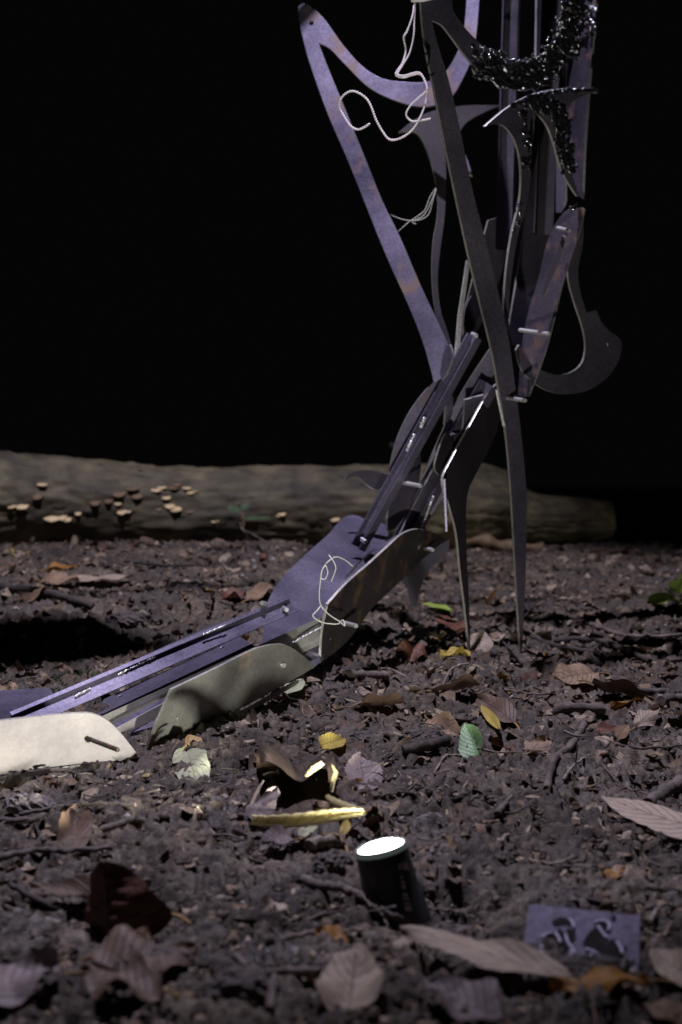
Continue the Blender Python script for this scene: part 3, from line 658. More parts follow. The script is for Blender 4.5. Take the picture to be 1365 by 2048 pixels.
    rod((945, 668), (953, 672), 1.93, 1.90, nut=.4)
    rod((724, 1078), (732, 1084), 1.97, 1.95, nut=.4)
    # --- glossy black tar clotted over the arm of the near blade and the horned hook
    blobs = []
    def run(pts, wid, tri, n, rmin, rmax, lift=0.002):
        pl = plane_of(tri); line = catmull(pts, 10)
        for _ in range(n):
            t = random.random() * (len(line) - 1); i = int(t); f = t - i
            x = line[i][0] * (1 - f) + line[i + 1][0] * f; y = line[i][1] * (1 - f) + line[i + 1][1] * f
            c = on_plane(pl, x + random.uniform(-wid, wid) * .62, y + random.uniform(-wid, wid) * .62) + pl[1] * (lift + random.uniform(-0.004, 0.001))
            r = random.uniform(rmin, rmax); sx, sy, sz = (random.uniform(.7, 1.4) for _ in range(3))
            blobs.append(([Vector((v.x * r * sx, v.y * r * sy * 0.6, v.z * r * sz)) + c for v in ICO1[0]], ICO1[1]))
    tb = [(840, 0, 1.785), (1150, 60, 1.895), (1043, 1312, 1.94)]
    run([(962, 118), (1000, 142), (1040, 152), (1085, 140), (1125, 98), (1148, 30), (1152, -40)], 44, tb, 1500, 0.0013, 0.0036)
    run([(1120, 60), (1165, 40), (1185, 20), (1185, 60)], 16, [(1150, 0, 2.04), (1212, 0, 1.98), (1160, 395, 1.99)], 110, 0.0015, 0.0045)
    th = [(970, 253, 1.84), (1198, 179, 1.955), (1020, 690, 1.93)]
    run([(1024, 214), (1060, 196), (1105, 184), (1150, 181), (1192, 180)], 7, th, 300, 0.0012, 0.0028)
    run([(1060, 205), (1090, 215), (1120, 235), (1128, 290), (1140, 335)], 24, th, 650, 0.0013, 0.0034)
    run([(1045, 225), (1052, 280), (1052, 340)], 12, th, 60, 0.0013, 0.0035)
    run([(1040, 405), (1030, 470)], 6, th, 8, 0.002, 0.004); run([(1140, 416), (1160, 412)], 5, th, 9, 0.002, 0.004)
    v, f = join(blobs); o = link_mesh('tar_coating', v, f, M['tar'], S, smooth=True)
    o['label'] = 'glossy black tar clotted over the curved arms'; o['kind'] = 'stuff'
    md = o.modifiers.new('skin', 'REMESH'); md.mode = 'VOXEL'; md.voxel_size = 0.0011; md.use_smooth_shade = True
    sm = o.modifiers.new('soften', 'SMOOTH'); sm.factor = 0.5; sm.iterations = 2
build_sculpture()
def weld(a, b, dA, dB, n, r):
    A, B = P(*a, dA), P(*b, dB); path = [A.lerp(B, i / n) + Vector((0, random.gauss(0, r * .3), random.gauss(0, r * .3))) for i in range(n + 1)]
    v, f = tube_data(path, [r * (0.55 + 0.6 * abs(math.sin(i * 1.3)) + random.uniform(-.15, .25)) for i in range(n + 1)], 7); link_mesh('weld_bead', v, f, M['zinc'], S, smooth=True)
weld((236, 1349), (310, 1314), 1.54, 1.572, 40, 0.0012); weld((405, 1270), (452, 1250), 1.612, 1.632, 26, 0.0010); weld((150, 1392), (182, 1376), 1.50, 1.515, 14, 0.0010)
weld((850, 835), (842, 855), 1.955, 1.958, 9, 0.0026); weld((830, 868), (814, 902), 1.958, 1.96, 14, 0.0020); weld((868, 992), (845, 1052), 2.02, 2.03, 26, 0.0018); weld((585, 1286), (645, 1254), 1.675, 1.70, 30, 0.0011); weld((420, 1342), (560, 1288), 1.50, 1.585, 60, 0.0006)
def build_shade_plate():
    # unseen plate added overhead to cast shade behind the low plates, with its bar
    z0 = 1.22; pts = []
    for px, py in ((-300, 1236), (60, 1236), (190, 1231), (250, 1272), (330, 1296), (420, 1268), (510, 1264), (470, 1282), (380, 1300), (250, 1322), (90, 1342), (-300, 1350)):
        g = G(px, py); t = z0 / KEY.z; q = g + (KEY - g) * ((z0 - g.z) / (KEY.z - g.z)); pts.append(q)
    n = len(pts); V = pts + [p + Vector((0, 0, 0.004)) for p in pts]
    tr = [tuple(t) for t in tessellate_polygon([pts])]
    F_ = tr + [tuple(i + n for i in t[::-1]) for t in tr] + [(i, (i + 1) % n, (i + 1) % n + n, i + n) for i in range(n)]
    link_mesh('shade_plate', V, F_, M['dark_steel'], S)
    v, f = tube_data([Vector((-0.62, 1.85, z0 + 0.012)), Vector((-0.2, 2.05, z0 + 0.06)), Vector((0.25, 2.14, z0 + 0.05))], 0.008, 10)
    link_mesh('shade_plate_bar', v, f, M['dark_steel'], S, smooth=True, sharp=50)
build_shade_plate()

# ------------------------------------------------------------------ cords
def rope(name, label, path, r, mat, pitch=0.007, loc=None, cat='cord', group=None, n=6):
    """two strands twisted round each other"""
    path = cat3(path, 14); ln = 0; S_ = [0]
    fine = []
    for a, b in zip(path, path[1:]):
        k = max(1, int((b - a).length / (pitch / 8)))
        fine += [a.lerp(b, i / k) for i in range(k)]
    fine.append(path[-1]); parts = []
    for s in (0, 1):
        pts = []; acc = 0; u = None
        for i, p in enumerate(fine):
            t = (fine[min(i + 1, len(fine) - 1)] - fine[max(i - 1, 0)]).normalized()
            if i: acc += (p - fine[i - 1]).length
            if u is None: u = t.cross(Vector((0, 1, 0.01))).normalized()
            u = (u - t * u.dot(t)).normalized(); w = t.cross(u); a = acc / pitch * math.tau + s * math.pi
            pts.append(p + (u * math.cos(a) + w * math.sin(a)) * r * 0.5)
        parts.append(tube_data(pts, r * 0.58, n))
    v, f = join(parts); o = top_mesh(name, v, f, mat, label, cat, group, smooth=True); o['one_piece'] = True; return o
c0 = 1.765
rope('cord', 'white twisted cord looping down from the top of the near blade', [P(x, y, d) for x, y, d in
     [(829, 2, 1.775), (826, 30, c0), (815, 62, 1.76), (808, 75, 1.76), (812, 100, 1.76), (806, 125, 1.755), (792, 148, 1.75), (806, 155, 1.75), (825, 150, 1.745), (842, 149, 1.745), (853, 170, 1.74), (853, 200, 1.735), (842, 232, 1.73), (825, 260, 1.73), (802, 276, 1.73),
      (780, 279, 1.735), (765, 262, 1.74), (752, 238, 1.745), (744, 216, 1.75), (734, 198, 1.755), (716, 185, 1.76), (700, 183, 1.765), (684, 195, 1.77), (680, 215, 1.77), (690, 235, 1.765), (702, 252, 1.76), (716, 259, 1.755), (730, 254, 1.75), (740, 247, 1.75)]], 0.0013, M['cord'])
rope('cord', 'second white cord strand with a small loop beside the near blade', [P(x, y, d) for x, y, d in
     [(831, 2, 1.775), (829, 40, 1.765), (828, 70, 1.76), (820, 105, 1.757), (806, 130, 1.752), (796, 148, 1.747), (810, 151, 1.742), (838, 145, 1.74), (850, 162, 1.735), (854, 180, 1.73), (838, 195, 1.735), (820, 213, 1.74), (813, 230, 1.74), (824, 242, 1.737), (842, 241, 1.73), (862, 237, 1.725)]], 0.0012, M['cord'])
def wire_bundle(name, label, paths, r, mat, cat='wire'):
    parts = [tube_data(cat3(p, 8), r, 6) for p in paths]; v, f = join(parts)
    return top_mesh(name, v, f, mat, label, cat, None, smooth=True)
for lab, pts in (('thin dark wire strand curving from the wavy hook, outermost of the loose strands', [(872, 376), (860, 395), (850, 420), (832, 435), (818, 444), (797, 463)]),
                 ('thin dark wire strand crossing level near its end below the wavy hook', [(873, 378), (866, 402), (858, 428), (842, 439), (818, 441), (797, 436), (783, 430)]),
                 ('short frayed wire strand hanging behind the two longer strands of the wavy hook', [(872, 380), (862, 405), (850, 428), (838, 437), (825, 444), (833, 448)])):
    wire_bundle('wire', lab, [[P(x, y, 2.085) for x, y in pts]], 0.0005, M['wire'])
k0 = 1.645
rope('cord', 'thin pale cord knotted round the bolt on the rusty knee plate', [P(x, y, d) for x, y, d in
     [(706, 1133, 1.70), (690, 1120, 1.69), (672, 1114, 1.68), (656, 1124, 1.67), (645, 1140, 1.66), (642, 1155, 1.655), (650, 1158, 1.65), (656, 1146, 1.65), (652, 1132, 1.65), (645, 1140, 1.648), (641, 1165, 1.645), (639, 1190, 1.645), (642, 1210, 1.645), (655, 1226, 1.648), (668, 1236, 1.655), (680, 1243, 1.66),
      (690, 1252, 1.665), (686, 1240, 1.675), (676, 1248, 1.65), (650, 1246, 1.645), (635, 1240, 1.645), (626, 1231, 1.645), (634, 1222, 1.645), (642, 1212, 1.65)]], 0.0007, M['wire'], 0.005)
rope('cord', 'loose short end of pale cord crossing the knotted one at the knee', [P(x, y, d) for x, y, d in [(658, 1110, 1.67), (666, 1120, 1.665), (672, 1135, 1.665), (668, 1150, 1.67), (663, 1163, 1.675)]], 0.0007, M['wire'], 0.005)
v, f = tube_data([P(824, -2, 1.775), P(846, -3, 1.77), P(870, -8, 1.78)], 0.004, 10)
top_mesh('tape_wrap', v, f, M['tape'], 'band of white tape round the top of the near blade', 'tape', None, smooth=True)

# ------------------------------------------------------------------ torch standing in the soil
def build_torch():
    topc = P(762, 1692, 0.985); axis = Vector((-0.225, 0.05, 0.975)).normalized(); bot = topc - axis * 0.085
    T = thing('torch', 'black cylindrical torch stuck upright in the soil with its lens lit', 'torch', bot)
    R = 52 / F * 0.985
    u = axis.cross(Vector((0, 1, 0))).normalized(); w = axis.cross(u)
    prof = [(R * 1.20, -0.085), (R * 1.34, -0.083), (R * 1.33, -0.06), (R * 1.22, -0.040), (R * 1.19, -0.038), (R * 1.08, -0.020), (R * 1.06, -0.010), (R * 1.06, -0.0015), (R * 1.03, 0.0), (R * 0.93, 0.0), (R * 0.92, -0.002)]
    n = 48; V, Fc = [], []
    for (r, h) in prof:
        for k in range(n):
            a = k * math.tau / n; V.append(topc + axis * h + (u * math.cos(a) + w * math.sin(a)) * r)
    for i in range(len(prof) - 1):
        for k in range(n):
            k2 = (k + 1) % n; Fc.append((i * n + k, i * n + k2, (i + 1) * n + k2, (i + 1) * n + k))
    Fc.append(tuple(range(n))[::-1])
    link_mesh('body', V, Fc, M['torch_body'], T, smooth=True, sharp=35)
    V = [topc - axis * 0.0012 + (u * math.cos(k * math.tau / n) + w * math.sin(k * math.tau / n)) * R * 0.95 for k in range(n)]
    for rr_, hh in ((0.72, 0.0011), (0.4, 0.0022)): V += [topc + axis * hh + (u * math.cos(k * math.tau / n) + w * math.sin(k * math.tau / n)) * R * rr_ for k in range(n)]
    V.append(topc + axis * 0.0026); link_mesh('lens', V, [(l * n + k, l * n + (k + 1) % n, (l + 1) * n + (k + 1) % n, (l + 1) * n + k) for l in range(2) for k in range(n)] + [(2 * n + k, 2 * n + (k + 1) % n, 3 * n) for k in range(n)], M['lens'], T, smooth=True)
    prof2 = [(R * 1.062, -0.0035), (R * 1.066, -0.0004), (R * 1.04, 0.0006), (R * 0.97, 0.0004), (R * 0.955, -0.001)]; V, Fc = [], []
    for (r, h) in prof2:
        for k in range(n):
            a = k * math.tau / n; V.append(topc + axis * h + (u * math.cos(a) + w * math.sin(a)) * r)
    for i in range(len(prof2) - 1):
        for k in range(n):
            k2 = (k + 1) % n; Fc.append((i * n + k, i * n + k2, (i + 1) * n + k2, (i + 1) * n + k))
    bz, nt, b = new_mat('torch_bezel'); b.inputs['Base Color'].default_value = (0.2, 0.21, 0.21, 1); b.inputs['Roughness'].default_value = 0.3
    b.inputs['Transmission Weight'].default_value = 0.5; b.inputs['Emission Color'].default_value = (0.75, 0.95, 0.85, 1); b.inputs['Emission Strength'].default_value = 0.05
    link_mesh('bezel', V, Fc, bz, T, smooth=True, sharp=60)
    # worn print on the barrel, too blurred in the photograph to be read
    def patch(px0, px1, py0, py1, slant):
        pts = []
        for (x, y) in ((px0, py0), (px1, py0), (px1 + slant, py1), (px0 + slant, py1)):
            r = ray(x, y); o = Vector((0, 0, CAM_H)); d = r - axis * r.dot(axis); oc = o - topc; oc = oc - axis * oc.dot(axis)
            Rr = R * (1.115 + 0.17 * min(1, max(0, (y - 1725) / 100))); A_ = d.dot(d); B_ = 2 * d.dot(oc); C_ = oc.dot(oc) - Rr * Rr; D_ = max(B_ * B_ - 4 * A_ * C_, 0)
            pts.append(o + r * ((-B_ - math.sqrt(D_)) / (2 * A_)))
        c = sum(pts, Vector()) / 4; inn = (topc - c); inn = (inn - axis * inn.dot(axis)).normalized()
        v = pts + [p + inn * 0.0012 for p in pts]
        link_mesh('print_mark', v, [(0, 1, 2, 3), (7, 6, 5, 4), (0, 4, 5, 1), (1, 5, 6, 2), (2, 6, 7, 3), (3, 7, 4, 0)], M['torch_print'], T)
    for p in ((798, 801, 1728, 1739, 1), (803, 806, 1726, 1738, 2), (807, 817, 1724, 1727, 1), (808, 818, 1730, 1733, 1), (809, 819, 1736, 1739, 1), (802, 806, 1752, 1757, 1),
              (803, 809, 1762, 1768, 2), (804, 811, 1770, 1778, 2), (806, 815, 1786, 1793, 1), (806, 818, 1795, 1800, 2), (809, 822, 1805, 1809, 1), (810, 823, 1812, 1822, 2)): patch(*p)
    ld = bpy.data.lights.new('torch_light', 'SPOT'); ld.energy = 32; ld.color = (1.0, 0.975, 0.90); ld.shadow_soft_size = 0.010
    ld.spot_size = math.radians(172); ld.spot_blend = 0.06
    lo = bpy.data.objects.new('torch_light', ld); COL.objects.link(lo); lo.parent = T
    lo.location = topc + axis * 0.0035 - bot; lo.rotation_euler = Vector((-0.12, 0.15, 0.98)).to_track_quat('-Z', 'Y').to_euler()
build_torch()

# ------------------------------------------------------------------ engraved clear plaque half buried in the soil
def build_plaque():
    tri = [(1058, 1808, 0.885), (1280, 1830, 0.87), (1047, 1900, 0.845)]
    pl = plane_of(tri); m, nt, b = new_mat('plaque'); n = noise_n(nt, 160, 6, 0.7); n2 = noise_n(nt, 25, 3, 0.6)
    c = ramp(nt, n.outputs[0], [(0.3, (0.034, 0.029, 0.046)), (0.72, (0.15, 0.132, 0.195))]); k = ramp(nt, n2.outputs[0], [(0.3, 0.65), (0.7, 1.15)])
    nt.links.new(mixc(nt, 1.0, c.outputs[0], k.outputs[0], 'MULTIPLY'), b.inputs['Base Color']); b.inputs['Roughness'].default_value = 0.55; b.inputs['Specular IOR Level'].default_value = 0.15; bump(nt, b, n.outputs[0], 0.0004)
    base = on_plane(pl, 1160, 1930); Q = thing('engraved_plaque', 'small grey slab with dark engraved figures half buried near the torch', 'plaque', base)
    plate('slab', [(1058, 1807, 1), (1281, 1830, 1), (1279, 1960, 1), (1040, 1945, 1)], tri, m, Q, 0.005)
    dark = simple('plaque_engraving', (0.018, 0.015, 0.016), 0.85, 0, 0.4, 200); dark.node_tree.nodes['Principled BSDF'].inputs['Specular IOR Level'].default_value = 0.05; lite = simple('plaque_rim', (0.34, 0.32, 0.42), 0.5, 0, 0.3, 300)
    up = [tuple((x, y, d - 0.0012)) for x, y, d in tri]
    for o_ in ([(1108, 1842), (1122, 1836), (1137, 1840), (1141, 1850), (1128, 1848), (1112, 1850)], [(1086, 1884), (1096, 1872), (1112, 1874), (1119, 1892), (1108, 1910), (1090, 1908)], [(1117, 1862), (1126, 1864), (1134, 1884), (1140, 1896), (1128, 1896), (1118, 1880)], [(1135, 1860), (1148, 1862), (1151, 1874), (1143, 1883), (1136, 1874)],
               [(1170, 1886), (1180, 1868), (1194, 1858), (1206, 1870), (1210, 1890), (1204, 1904), (1192, 1896), (1178, 1894)], [(1198, 1848), (1209, 1848), (1216, 1856), (1210, 1862), (1202, 1858)], [(1214, 1892), (1222, 1882), (1232, 1884), (1242, 1904), (1236, 1915), (1216, 1912)], [(1118, 1906), (1136, 1900), (1138, 1914), (1120, 1916)], [(1228, 1830), (1232, 1834), (1229, 1841), (1223, 1837)], [(1248, 1894), (1253, 1892), (1254, 1898), (1249, 1899)]):
        cx = sum(p[0] for p in o_) / len(o_); cy = sum(p[1] for p in o_) / len(o_); plate('engraving', [(cx + (x - cx) * 1.2, cy + (y - cy) * 1.2) for x, y in o_], up, dark, Q, 0.0016, n=4)
    up2 = [tuple((x, y, d - 0.0020)) for x, y, d in tri]; p2 = plane_of(up2)
    for ln in ([(1139, 1838), (1146, 1846), (1148, 1856)], [(1112, 1866), (1118, 1876), (1122, 1886)], [(1132, 1870), (1136, 1884), (1144, 1896), (1150, 1908)], [(1190, 1846), (1200, 1842), (1214, 1844), (1220, 1852), (1216, 1862)], [(1196, 1852), (1206, 1866), (1214, 1876)], [(1172, 1898), (1184, 1902), (1194, 1908)], [(1182, 1908), (1184, 1916)], [(1142, 1900), (1144, 1914)], [(1234, 1884), (1242, 1896), (1246, 1908)], [(1084, 1876), (1094, 1868), (1106, 1866)], [(1083, 1890), (1085, 1912)]):
        v, f = tube_data([on_plane(p2, *q) for q in catmull(ln, 4)], 0.0010, 6); link_mesh('engraved_line', v, f, lite, Q, smooth=True)
build_plaque()

# ------------------------------------------------------------------ leaves
def leaf_grid(Ln, Wd, nu=22, nv=10, fold=0.25, curl=0.0, cup=0.0, serr=0.05, teeth=13, twist=0.0, wav=0.05, seed=0, shape=1.0, tear=0.0):
    rr = random.Random(seed); V, UV = [], []; ph = rr.uniform(0, 9); ph2 = rr.uniform(0, 9)
    for i in range(nu + 1):
        u = i / nu
        w = (max(u, 1e-4) ** (0.62 * shape)) * ((1 - u) ** 0.86) / 0.375 * 0.5 * Wd + 0.0006
        for j in range(nv + 1):
            s = (j / nv) * 2 - 1
            e = 1 + serr * (abs(((u * teeth) % 1) - 0.5) * 2 - 0.5) * (abs(s) > 0.98) - tear * max(0, float(vnoise(u * 9 + seed, s * 1.5, 77))) * abs(s)
            y = s * w * e; x = u * Ln + (0.05 * Ln * abs(s) * (1 - u)) * 0.4
            z = fold * abs(y) + curl * Ln * (u - 0.35) ** 2 + cup * (y / (Wd * 0.5)) ** 2 * Wd * 0.5
            z += wav * Wd * math.sin(u * 11 + ph + s * 1.2) * abs(s) + wav * 0.7 * Wd * math.sin(u * 5 + ph2 + s * 2.5) + 0.02 * Wd * math.sin(u * 40 + abs(s) * 6) * (1 - abs(s))
            a = twist * (u - 0.3); y, z = y * math.cos(a) - z * math.sin(a), y * math.sin(a) + z * math.cos(a)
            V.append(Vector((x, y, z))); UV.append((u, j / nv))
    Fc = []
    for i in range(nu):
        for j in range(nv):
            a = i * (nv + 1) + j; Fc.append((a, a + nv + 1, a + nv + 2, a + 1))
    return V, Fc, UV
def leaf_ab(label, A, B, width, mat, roll=0.0, name='fallen_leaf', cat='leaf', stalk=True, group=None, **k):
    """a leaf from its stalk end A to its tip B"""
    X = (B - A); ln = X.length; X.normalize(); up = Vector((0, 0, 1)) if abs(X.z) < 0.85 else Vector((0, -1, 0.2))
    Y = up.cross(X).normalized(); Z = X.cross(Y)
    R_ = Matrix((X, Y, Z)).transposed() @ Matrix.Rotation(roll, 3, 'X')
    v, f, uv = leaf_grid(ln, width, **k)
    root = thing(name, label, cat, A, group)
    bl = link_mesh('blade', [A + R_ @ p for p in v], f, mat, root, smooth=True, uvs=uv)
    if stalk:
        sl = ln * 0.22
        vv, ff = tube_data(cat3([A + R_ @ Vector((ln * 0.02, 0, 0)), A + R_ @ Vector((-sl * .5, sl * .08, sl * .06)), A + R_ @ Vector((-sl, sl * .25, -sl * .02))], 4), 0.0007 + ln * 0.006, 5)
        link_mesh('stalk', vv, ff, M['stem'], root, smooth=True)
    return root
def gl(px, py, h=0.0): return G(px, py, 0.006 + h)
# right: large pale ribbed leaf
leaf_ab('large pale ribbed leaf lying flat at the right edge with a small hole', gl(1450, 1712, .004), gl(1203, 1628, .012), 0.034, L['pale'], roll=-0.25, fold=-0.12, serr=0.10, teeth=15, wav=0.03, seed=1, curl=0.05)
leaf_ab('bright green serrated leaf standing folded on bare soil', G(962, 1535, .002), P(938, 1453, 1.37), 0.026, L['green'], roll=-0.85, fold=0.55, serr=0.08, seed=2, wav=0.04, shape=0.9, curl=.2)
leaf_ab('pale green wilted leaf lying in front of the ochre stained plate', gl(372, 1530, .012), P(398, 1583, 1.235), 0.034, L['palegreen'], roll=0.2, fold=0.2, serr=0.05, seed=3, wav=0.08, curl=-0.3, tear=.5)
leaf_ab('reddish ribbed leaf leaning upright between the curled leaf and the green leaf', G(730, 1600, .002), P(722, 1510, 1.275), 0.034, L['mauve'], roll=0.15, fold=0.18, serr=0.12, teeth=8, seed=4, wav=0.06, tear=.4)
leaf_ab('small yellow leaf behind the rim of the big curled leaf', gl(640, 1520, .006), gl(688, 1500, .008), 0.022, L['yellow'], roll=0.5, serr=0.09, seed=5, stalk=False)
leaf_ab('tan withered leaf standing on its edge at the left with a raised stalk', G(140, 1710, .002), P(152, 1615, 1.125), 0.026, L['brown'], roll=0.3, fold=0.4, serr=0.06, seed=6, wav=0.15, cup=.3, tear=.5)
leaf_ab('dark red brown leaf folded into a peak in the left foreground', G(225, 1890, .0), P(205, 1722, 0.90), 0.056, L['darkred'], roll=-0.55, fold=-0.5, serr=0.02, seed=7, wav=0.05, shape=.6, stalk=False)
leaf_ab('red brown curled leaf lying flat beside the folded peak', gl(330, 1850, .006), gl(60, 1800, .006), 0.025, L['brown'], roll=-0.2, fold=0.5, seed=8, wav=0.12)
leaf_ab('pinkish blurred leaf leaning up in the centre foreground', G(690, 2060, .002), P(720, 1895, 0.80), 0.038, L['pale'], roll=-0.1, fold=0.2, serr=0.05, seed=9, wav=0.12, tear=.4)
leaf_ab('long pale grey strip of bark leaf across the near foreground', gl(1150, 2005, .004), gl(800, 1930, .010), 0.026, L['pale'], roll=-0.3, fold=0.1, seed=10, wav=0.08, stalk=False, tear=.7)
leaf_ab('orange brown rotting leaf in front of the engraved slab', gl(1300, 2030, .006), gl(1100, 2012, .004), 0.026, L['orange'], roll=-0.2, fold=0.3, seed=11, wav=0.18, tear=.8)
leaf_ab('dark brown leaf lying behind the green leaf with a yellow scrap on it', gl(1030, 1468, .004), gl(956, 1440, .014), 0.030, L['brown'], roll=-0.55, fold=0.3, serr=.06, seed=12, wav=0.1)
leaf_ab('small yellow leaf scrap on the dark leaf behind the green leaf', gl(1000, 1474, .008), gl(962, 1452, .012), 0.010, L['yellow'], roll=-0.5, seed=50, stalk=False)
leaf_ab('torn tan leaf propped up right of the green leaf', gl(1062, 1524, .002), P(1092, 1478, 1.37), 0.026, L['tan'], roll=0.1, fold=0.2, serr=.12, teeth=7, seed=13, wav=0.1, tear=.5)
leaf_ab('pale tan veined leaf beside the dark leaf in the heap at right', gl(1195, 1385, .012), gl(1108, 1392, .016), 0.050, L['tan'], roll=-0.35, fold=0.15, serr=.06, seed=14, wav=0.06)
leaf_ab('broad dark brown leaf with a lit ochre rim in the heap at right', gl(1182, 1400, .014), gl(1310, 1415, .006), 0.060, L['dark'], roll=-0.5, fold=0.12, serr=.05, seed=15, wav=0.06)
leaf_ab('curled ochre leaf edge under the broad dark leaf', gl(1220, 1430, .004), gl(1302, 1412, .006), 0.016, L['orange'], roll=-0.6, seed=16, wav=0.2, stalk=False)
leaf_ab('small pale leaf curled over the thick stick at right', gl(1148, 1452, .004), gl(1192, 1448, .008), 0.014, L['pale'], roll=0.2, seed=17, wav=0.15, stalk=False)
leaf_ab('pale twisted leaf piece above the dark gap at right', gl(1272, 1470, .006), gl(1318, 1462, .014), 0.022, L['pale'], roll=0.3, seed=18, wav=0.15)
leaf_ab('reddish leaf scrap under the dark gap at right', gl(1195, 1488, .003), gl(1232, 1478, .010), 0.020, L['red'], roll=0.2, seed=19, wav=0.12)
leaf_ab('small rust coloured leaf fold right of the curved stick', gl(1234, 1500, .002), gl(1256, 1480, .014), 0.012, L['tan'], roll=0.6, seed=20, stalk=False)
leaf_ab('ochre veined leaf cut by the right edge', gl(1326, 1458, .004), gl(1390, 1466, .006), 0.030, L['tan'], roll=-0.2, seed=21)
leaf_ab('small tan leaf lying flat above the large ribbed leaf', gl(1296, 1530, .002), gl(1326, 1534, .004), 0.012, L['tan'], roll=0, seed=22, stalk=False, serr=.12)
leaf_ab('curled brown leaf with a lit rim left of the green leaf', gl(858, 1460, .004), gl(922, 1486, .004), 0.026, L['tan'], roll=0.7, fold=.5, seed=23, wav=.05)
leaf_ab('brown ribbed leaf curling at the edge of the sculpture shadow', gl(700, 1425, .004), gl(812, 1425, .012), 0.045, L['brown'], roll=-0.3, fold=.35, seed=24, wav=.08, serr=.06)
leaf_ab('brown arched leaf lying above the yellow edged leaf', gl(862, 1405, .002), gl(968, 1390, .010), 0.040, L['brown'], roll=-0.35, fold=.4, seed=25, wav=.08)
leaf_ab('yellow torn leaf on the soil left of the second blade point', gl(938, 1325, .004), gl(882, 1338, .008), 0.030, L['yellow'], roll=0.1, seed=26, wav=.15, tear=.8)
leaf_ab('red brown leaf clump in front of the shadow edge', gl(856, 1330, .004), gl(792, 1325, .012), 0.036, L['red'], roll=-0.4, fold=.4, seed=27, wav=.15)
leaf_ab('pink grey leaf lying at the edge of the leg shadow', gl(870, 1292, .004), gl(802, 1275, .006), 0.036, L['pale'], roll=0.0, seed=28, wav=.08)
leaf_ab('dull red leaf right of the pink grey leaf', gl(920, 1275, .004), gl(880, 1250, .008), 0.045, L['red'], roll=0.0, seed=29, wav=.08)
leaf_ab('pale square leaf standing behind the second blade point', G(956, 1310, .002), P(966, 1262, 1.985), 0.032, L['pale'], roll=0.1, fold=.1, seed=30, serr=.1, shape=.7, stalk=False)
leaf_ab('narrow lime green leaf on the soil in the gap left of the blade points', gl(845, 1222, .01), gl(905, 1238, .008), 0.022, L['lime'], roll=0.1, seed=31, wav=.05)
leaf_ab('golden leaf standing on the far soil behind the blade points', G(975, 1215, .003), P(1000, 1172, 2.35), 0.022, L['orange'], roll=0.6, seed=32)
leaf_ab('large tan leaf flat on the far left soil', gl(148, 1176, .01), gl(268, 1166, .014), 0.062, L['pale'], roll=0.0, seed=33, wav=.04, fold=.05)
leaf_ab('reddish tan leaf left of the large flat tan leaf', gl(80, 1172, .006), gl(160, 1182, .012), 0.05, L['tan'], roll=0.2, seed=34, wav=.08)
leaf_ab('pale orange leaf by the dark stick on the far left', gl(45, 1208, .006), gl(108, 1198, .008), 0.055, L['tan'], roll=-0.1, seed=35, wav=.1)
leaf_ab('golden yellow leaf standing at the foot of the log on the left', G(42, 1122, .002), P(36, 1095, 3.02), 0.040, L['yellow'], roll=0.2, seed=36, stalk=False)
leaf_ab('curled tan leaf on the far soil above the upper steel channel', gl(425, 1203, .004), P(388, 1178, 2.50), 0.026, L['tan'], roll=0.7, fold=.5, seed=37)
leaf_ab('brown crumpled leaf left of the knee plate', gl(445, 1215, .004), gl(492, 1205, .010), 0.03, L['red'], roll=0.1, fold=.4, seed=38, wav=.15)
leaf_ab('dark ochre leaf on the far soil near the log', gl(95, 1152, .004), gl(155, 1142, .008), 0.03, L['orange'], roll=0.1, seed=39, wav=.1)
leaf_ab('tan leaf lying just left of the rounded knee plate', gl(500, 1212, .004), gl(540, 1192, .010), 0.03, L['tan'], roll=0.1, seed=40, wav=.1)
leaf_ab('pale ribbed leaf cut by the lower right corner', gl(1410, 2010, .004), gl(1302, 1965, .010), 0.024, L['pale'], roll=-0.4, fold=.3, seed=41, wav=.06)
leaf_ab('pale cupped leaf between the torch and the left soil', gl(590, 1700, .006), gl(518, 1706, .002), 0.024, L['mauve'], roll=-0.25, fold=.2, cup=.5, seed=42, wav=.05)
leaf_ab('small bright yellow leaf scrap left of the torch', gl(684, 1682, .002), gl(702, 1668, .007), 0.007, L['yellow'], roll=0.3, seed=43, stalk=False)
leaf_ab('tiny yellow green leaf scrap below the curled leaf', gl(598, 1678, .003), gl(634, 1664, .006), 0.010, L['palegreen'], roll=0.3, seed=44, stalk=False, tear=.8)
leaf_ab('dim pale leaf in the shade under the ochre stained plate', gl(575, 1405, .004), gl(606, 1385, .01), 0.020, L['palegreen'], roll=0.1, seed=45)
leaf_ab('pale brown leaf in the lower right corner soil', gl(1400, 2075, .004), gl(1290, 2055, .004), 0.024, L['tan'], roll=-0.1, seed=46)
leaf_ab('brown rotten leaf in the near left corner', gl(330, 2035, .006), gl(170, 2010, .010), 0.04, L['brown'], roll=-0.2, seed=47, wav=.15, tear=.6)

leaf_ab('large grey blurred leaf in the left foreground', gl(180, 1985, .002), gl(395, 1945, .006), 0.050, L['brown'], roll=0.15, fold=.25, seed=51, wav=.1, tear=.6)
leaf_ab('dull blurred leaf cut by the lower left corner', gl(-60, 2040, .004), gl(120, 1985, .012), 0.040, L['mauve'], roll=0.1, fold=.25, seed=52, wav=.1, tear=.6)
leaf_ab('pale blurred leaf scrap at the bottom edge right of the pinkish leaf', gl(1010, 2070, .004), gl(850, 2030, .008), 0.034, L['mauve'], roll=-0.1, fold=.25, seed=53, wav=.1, tear=.6)
leaf_ab('pinkish scrap of leaf in front of the dark red peak', gl(190, 1950, .004), gl(300, 1915, .010), 0.022, L['tan'], roll=-0.2, fold=.3, seed=54, wav=.12, tear=.5)
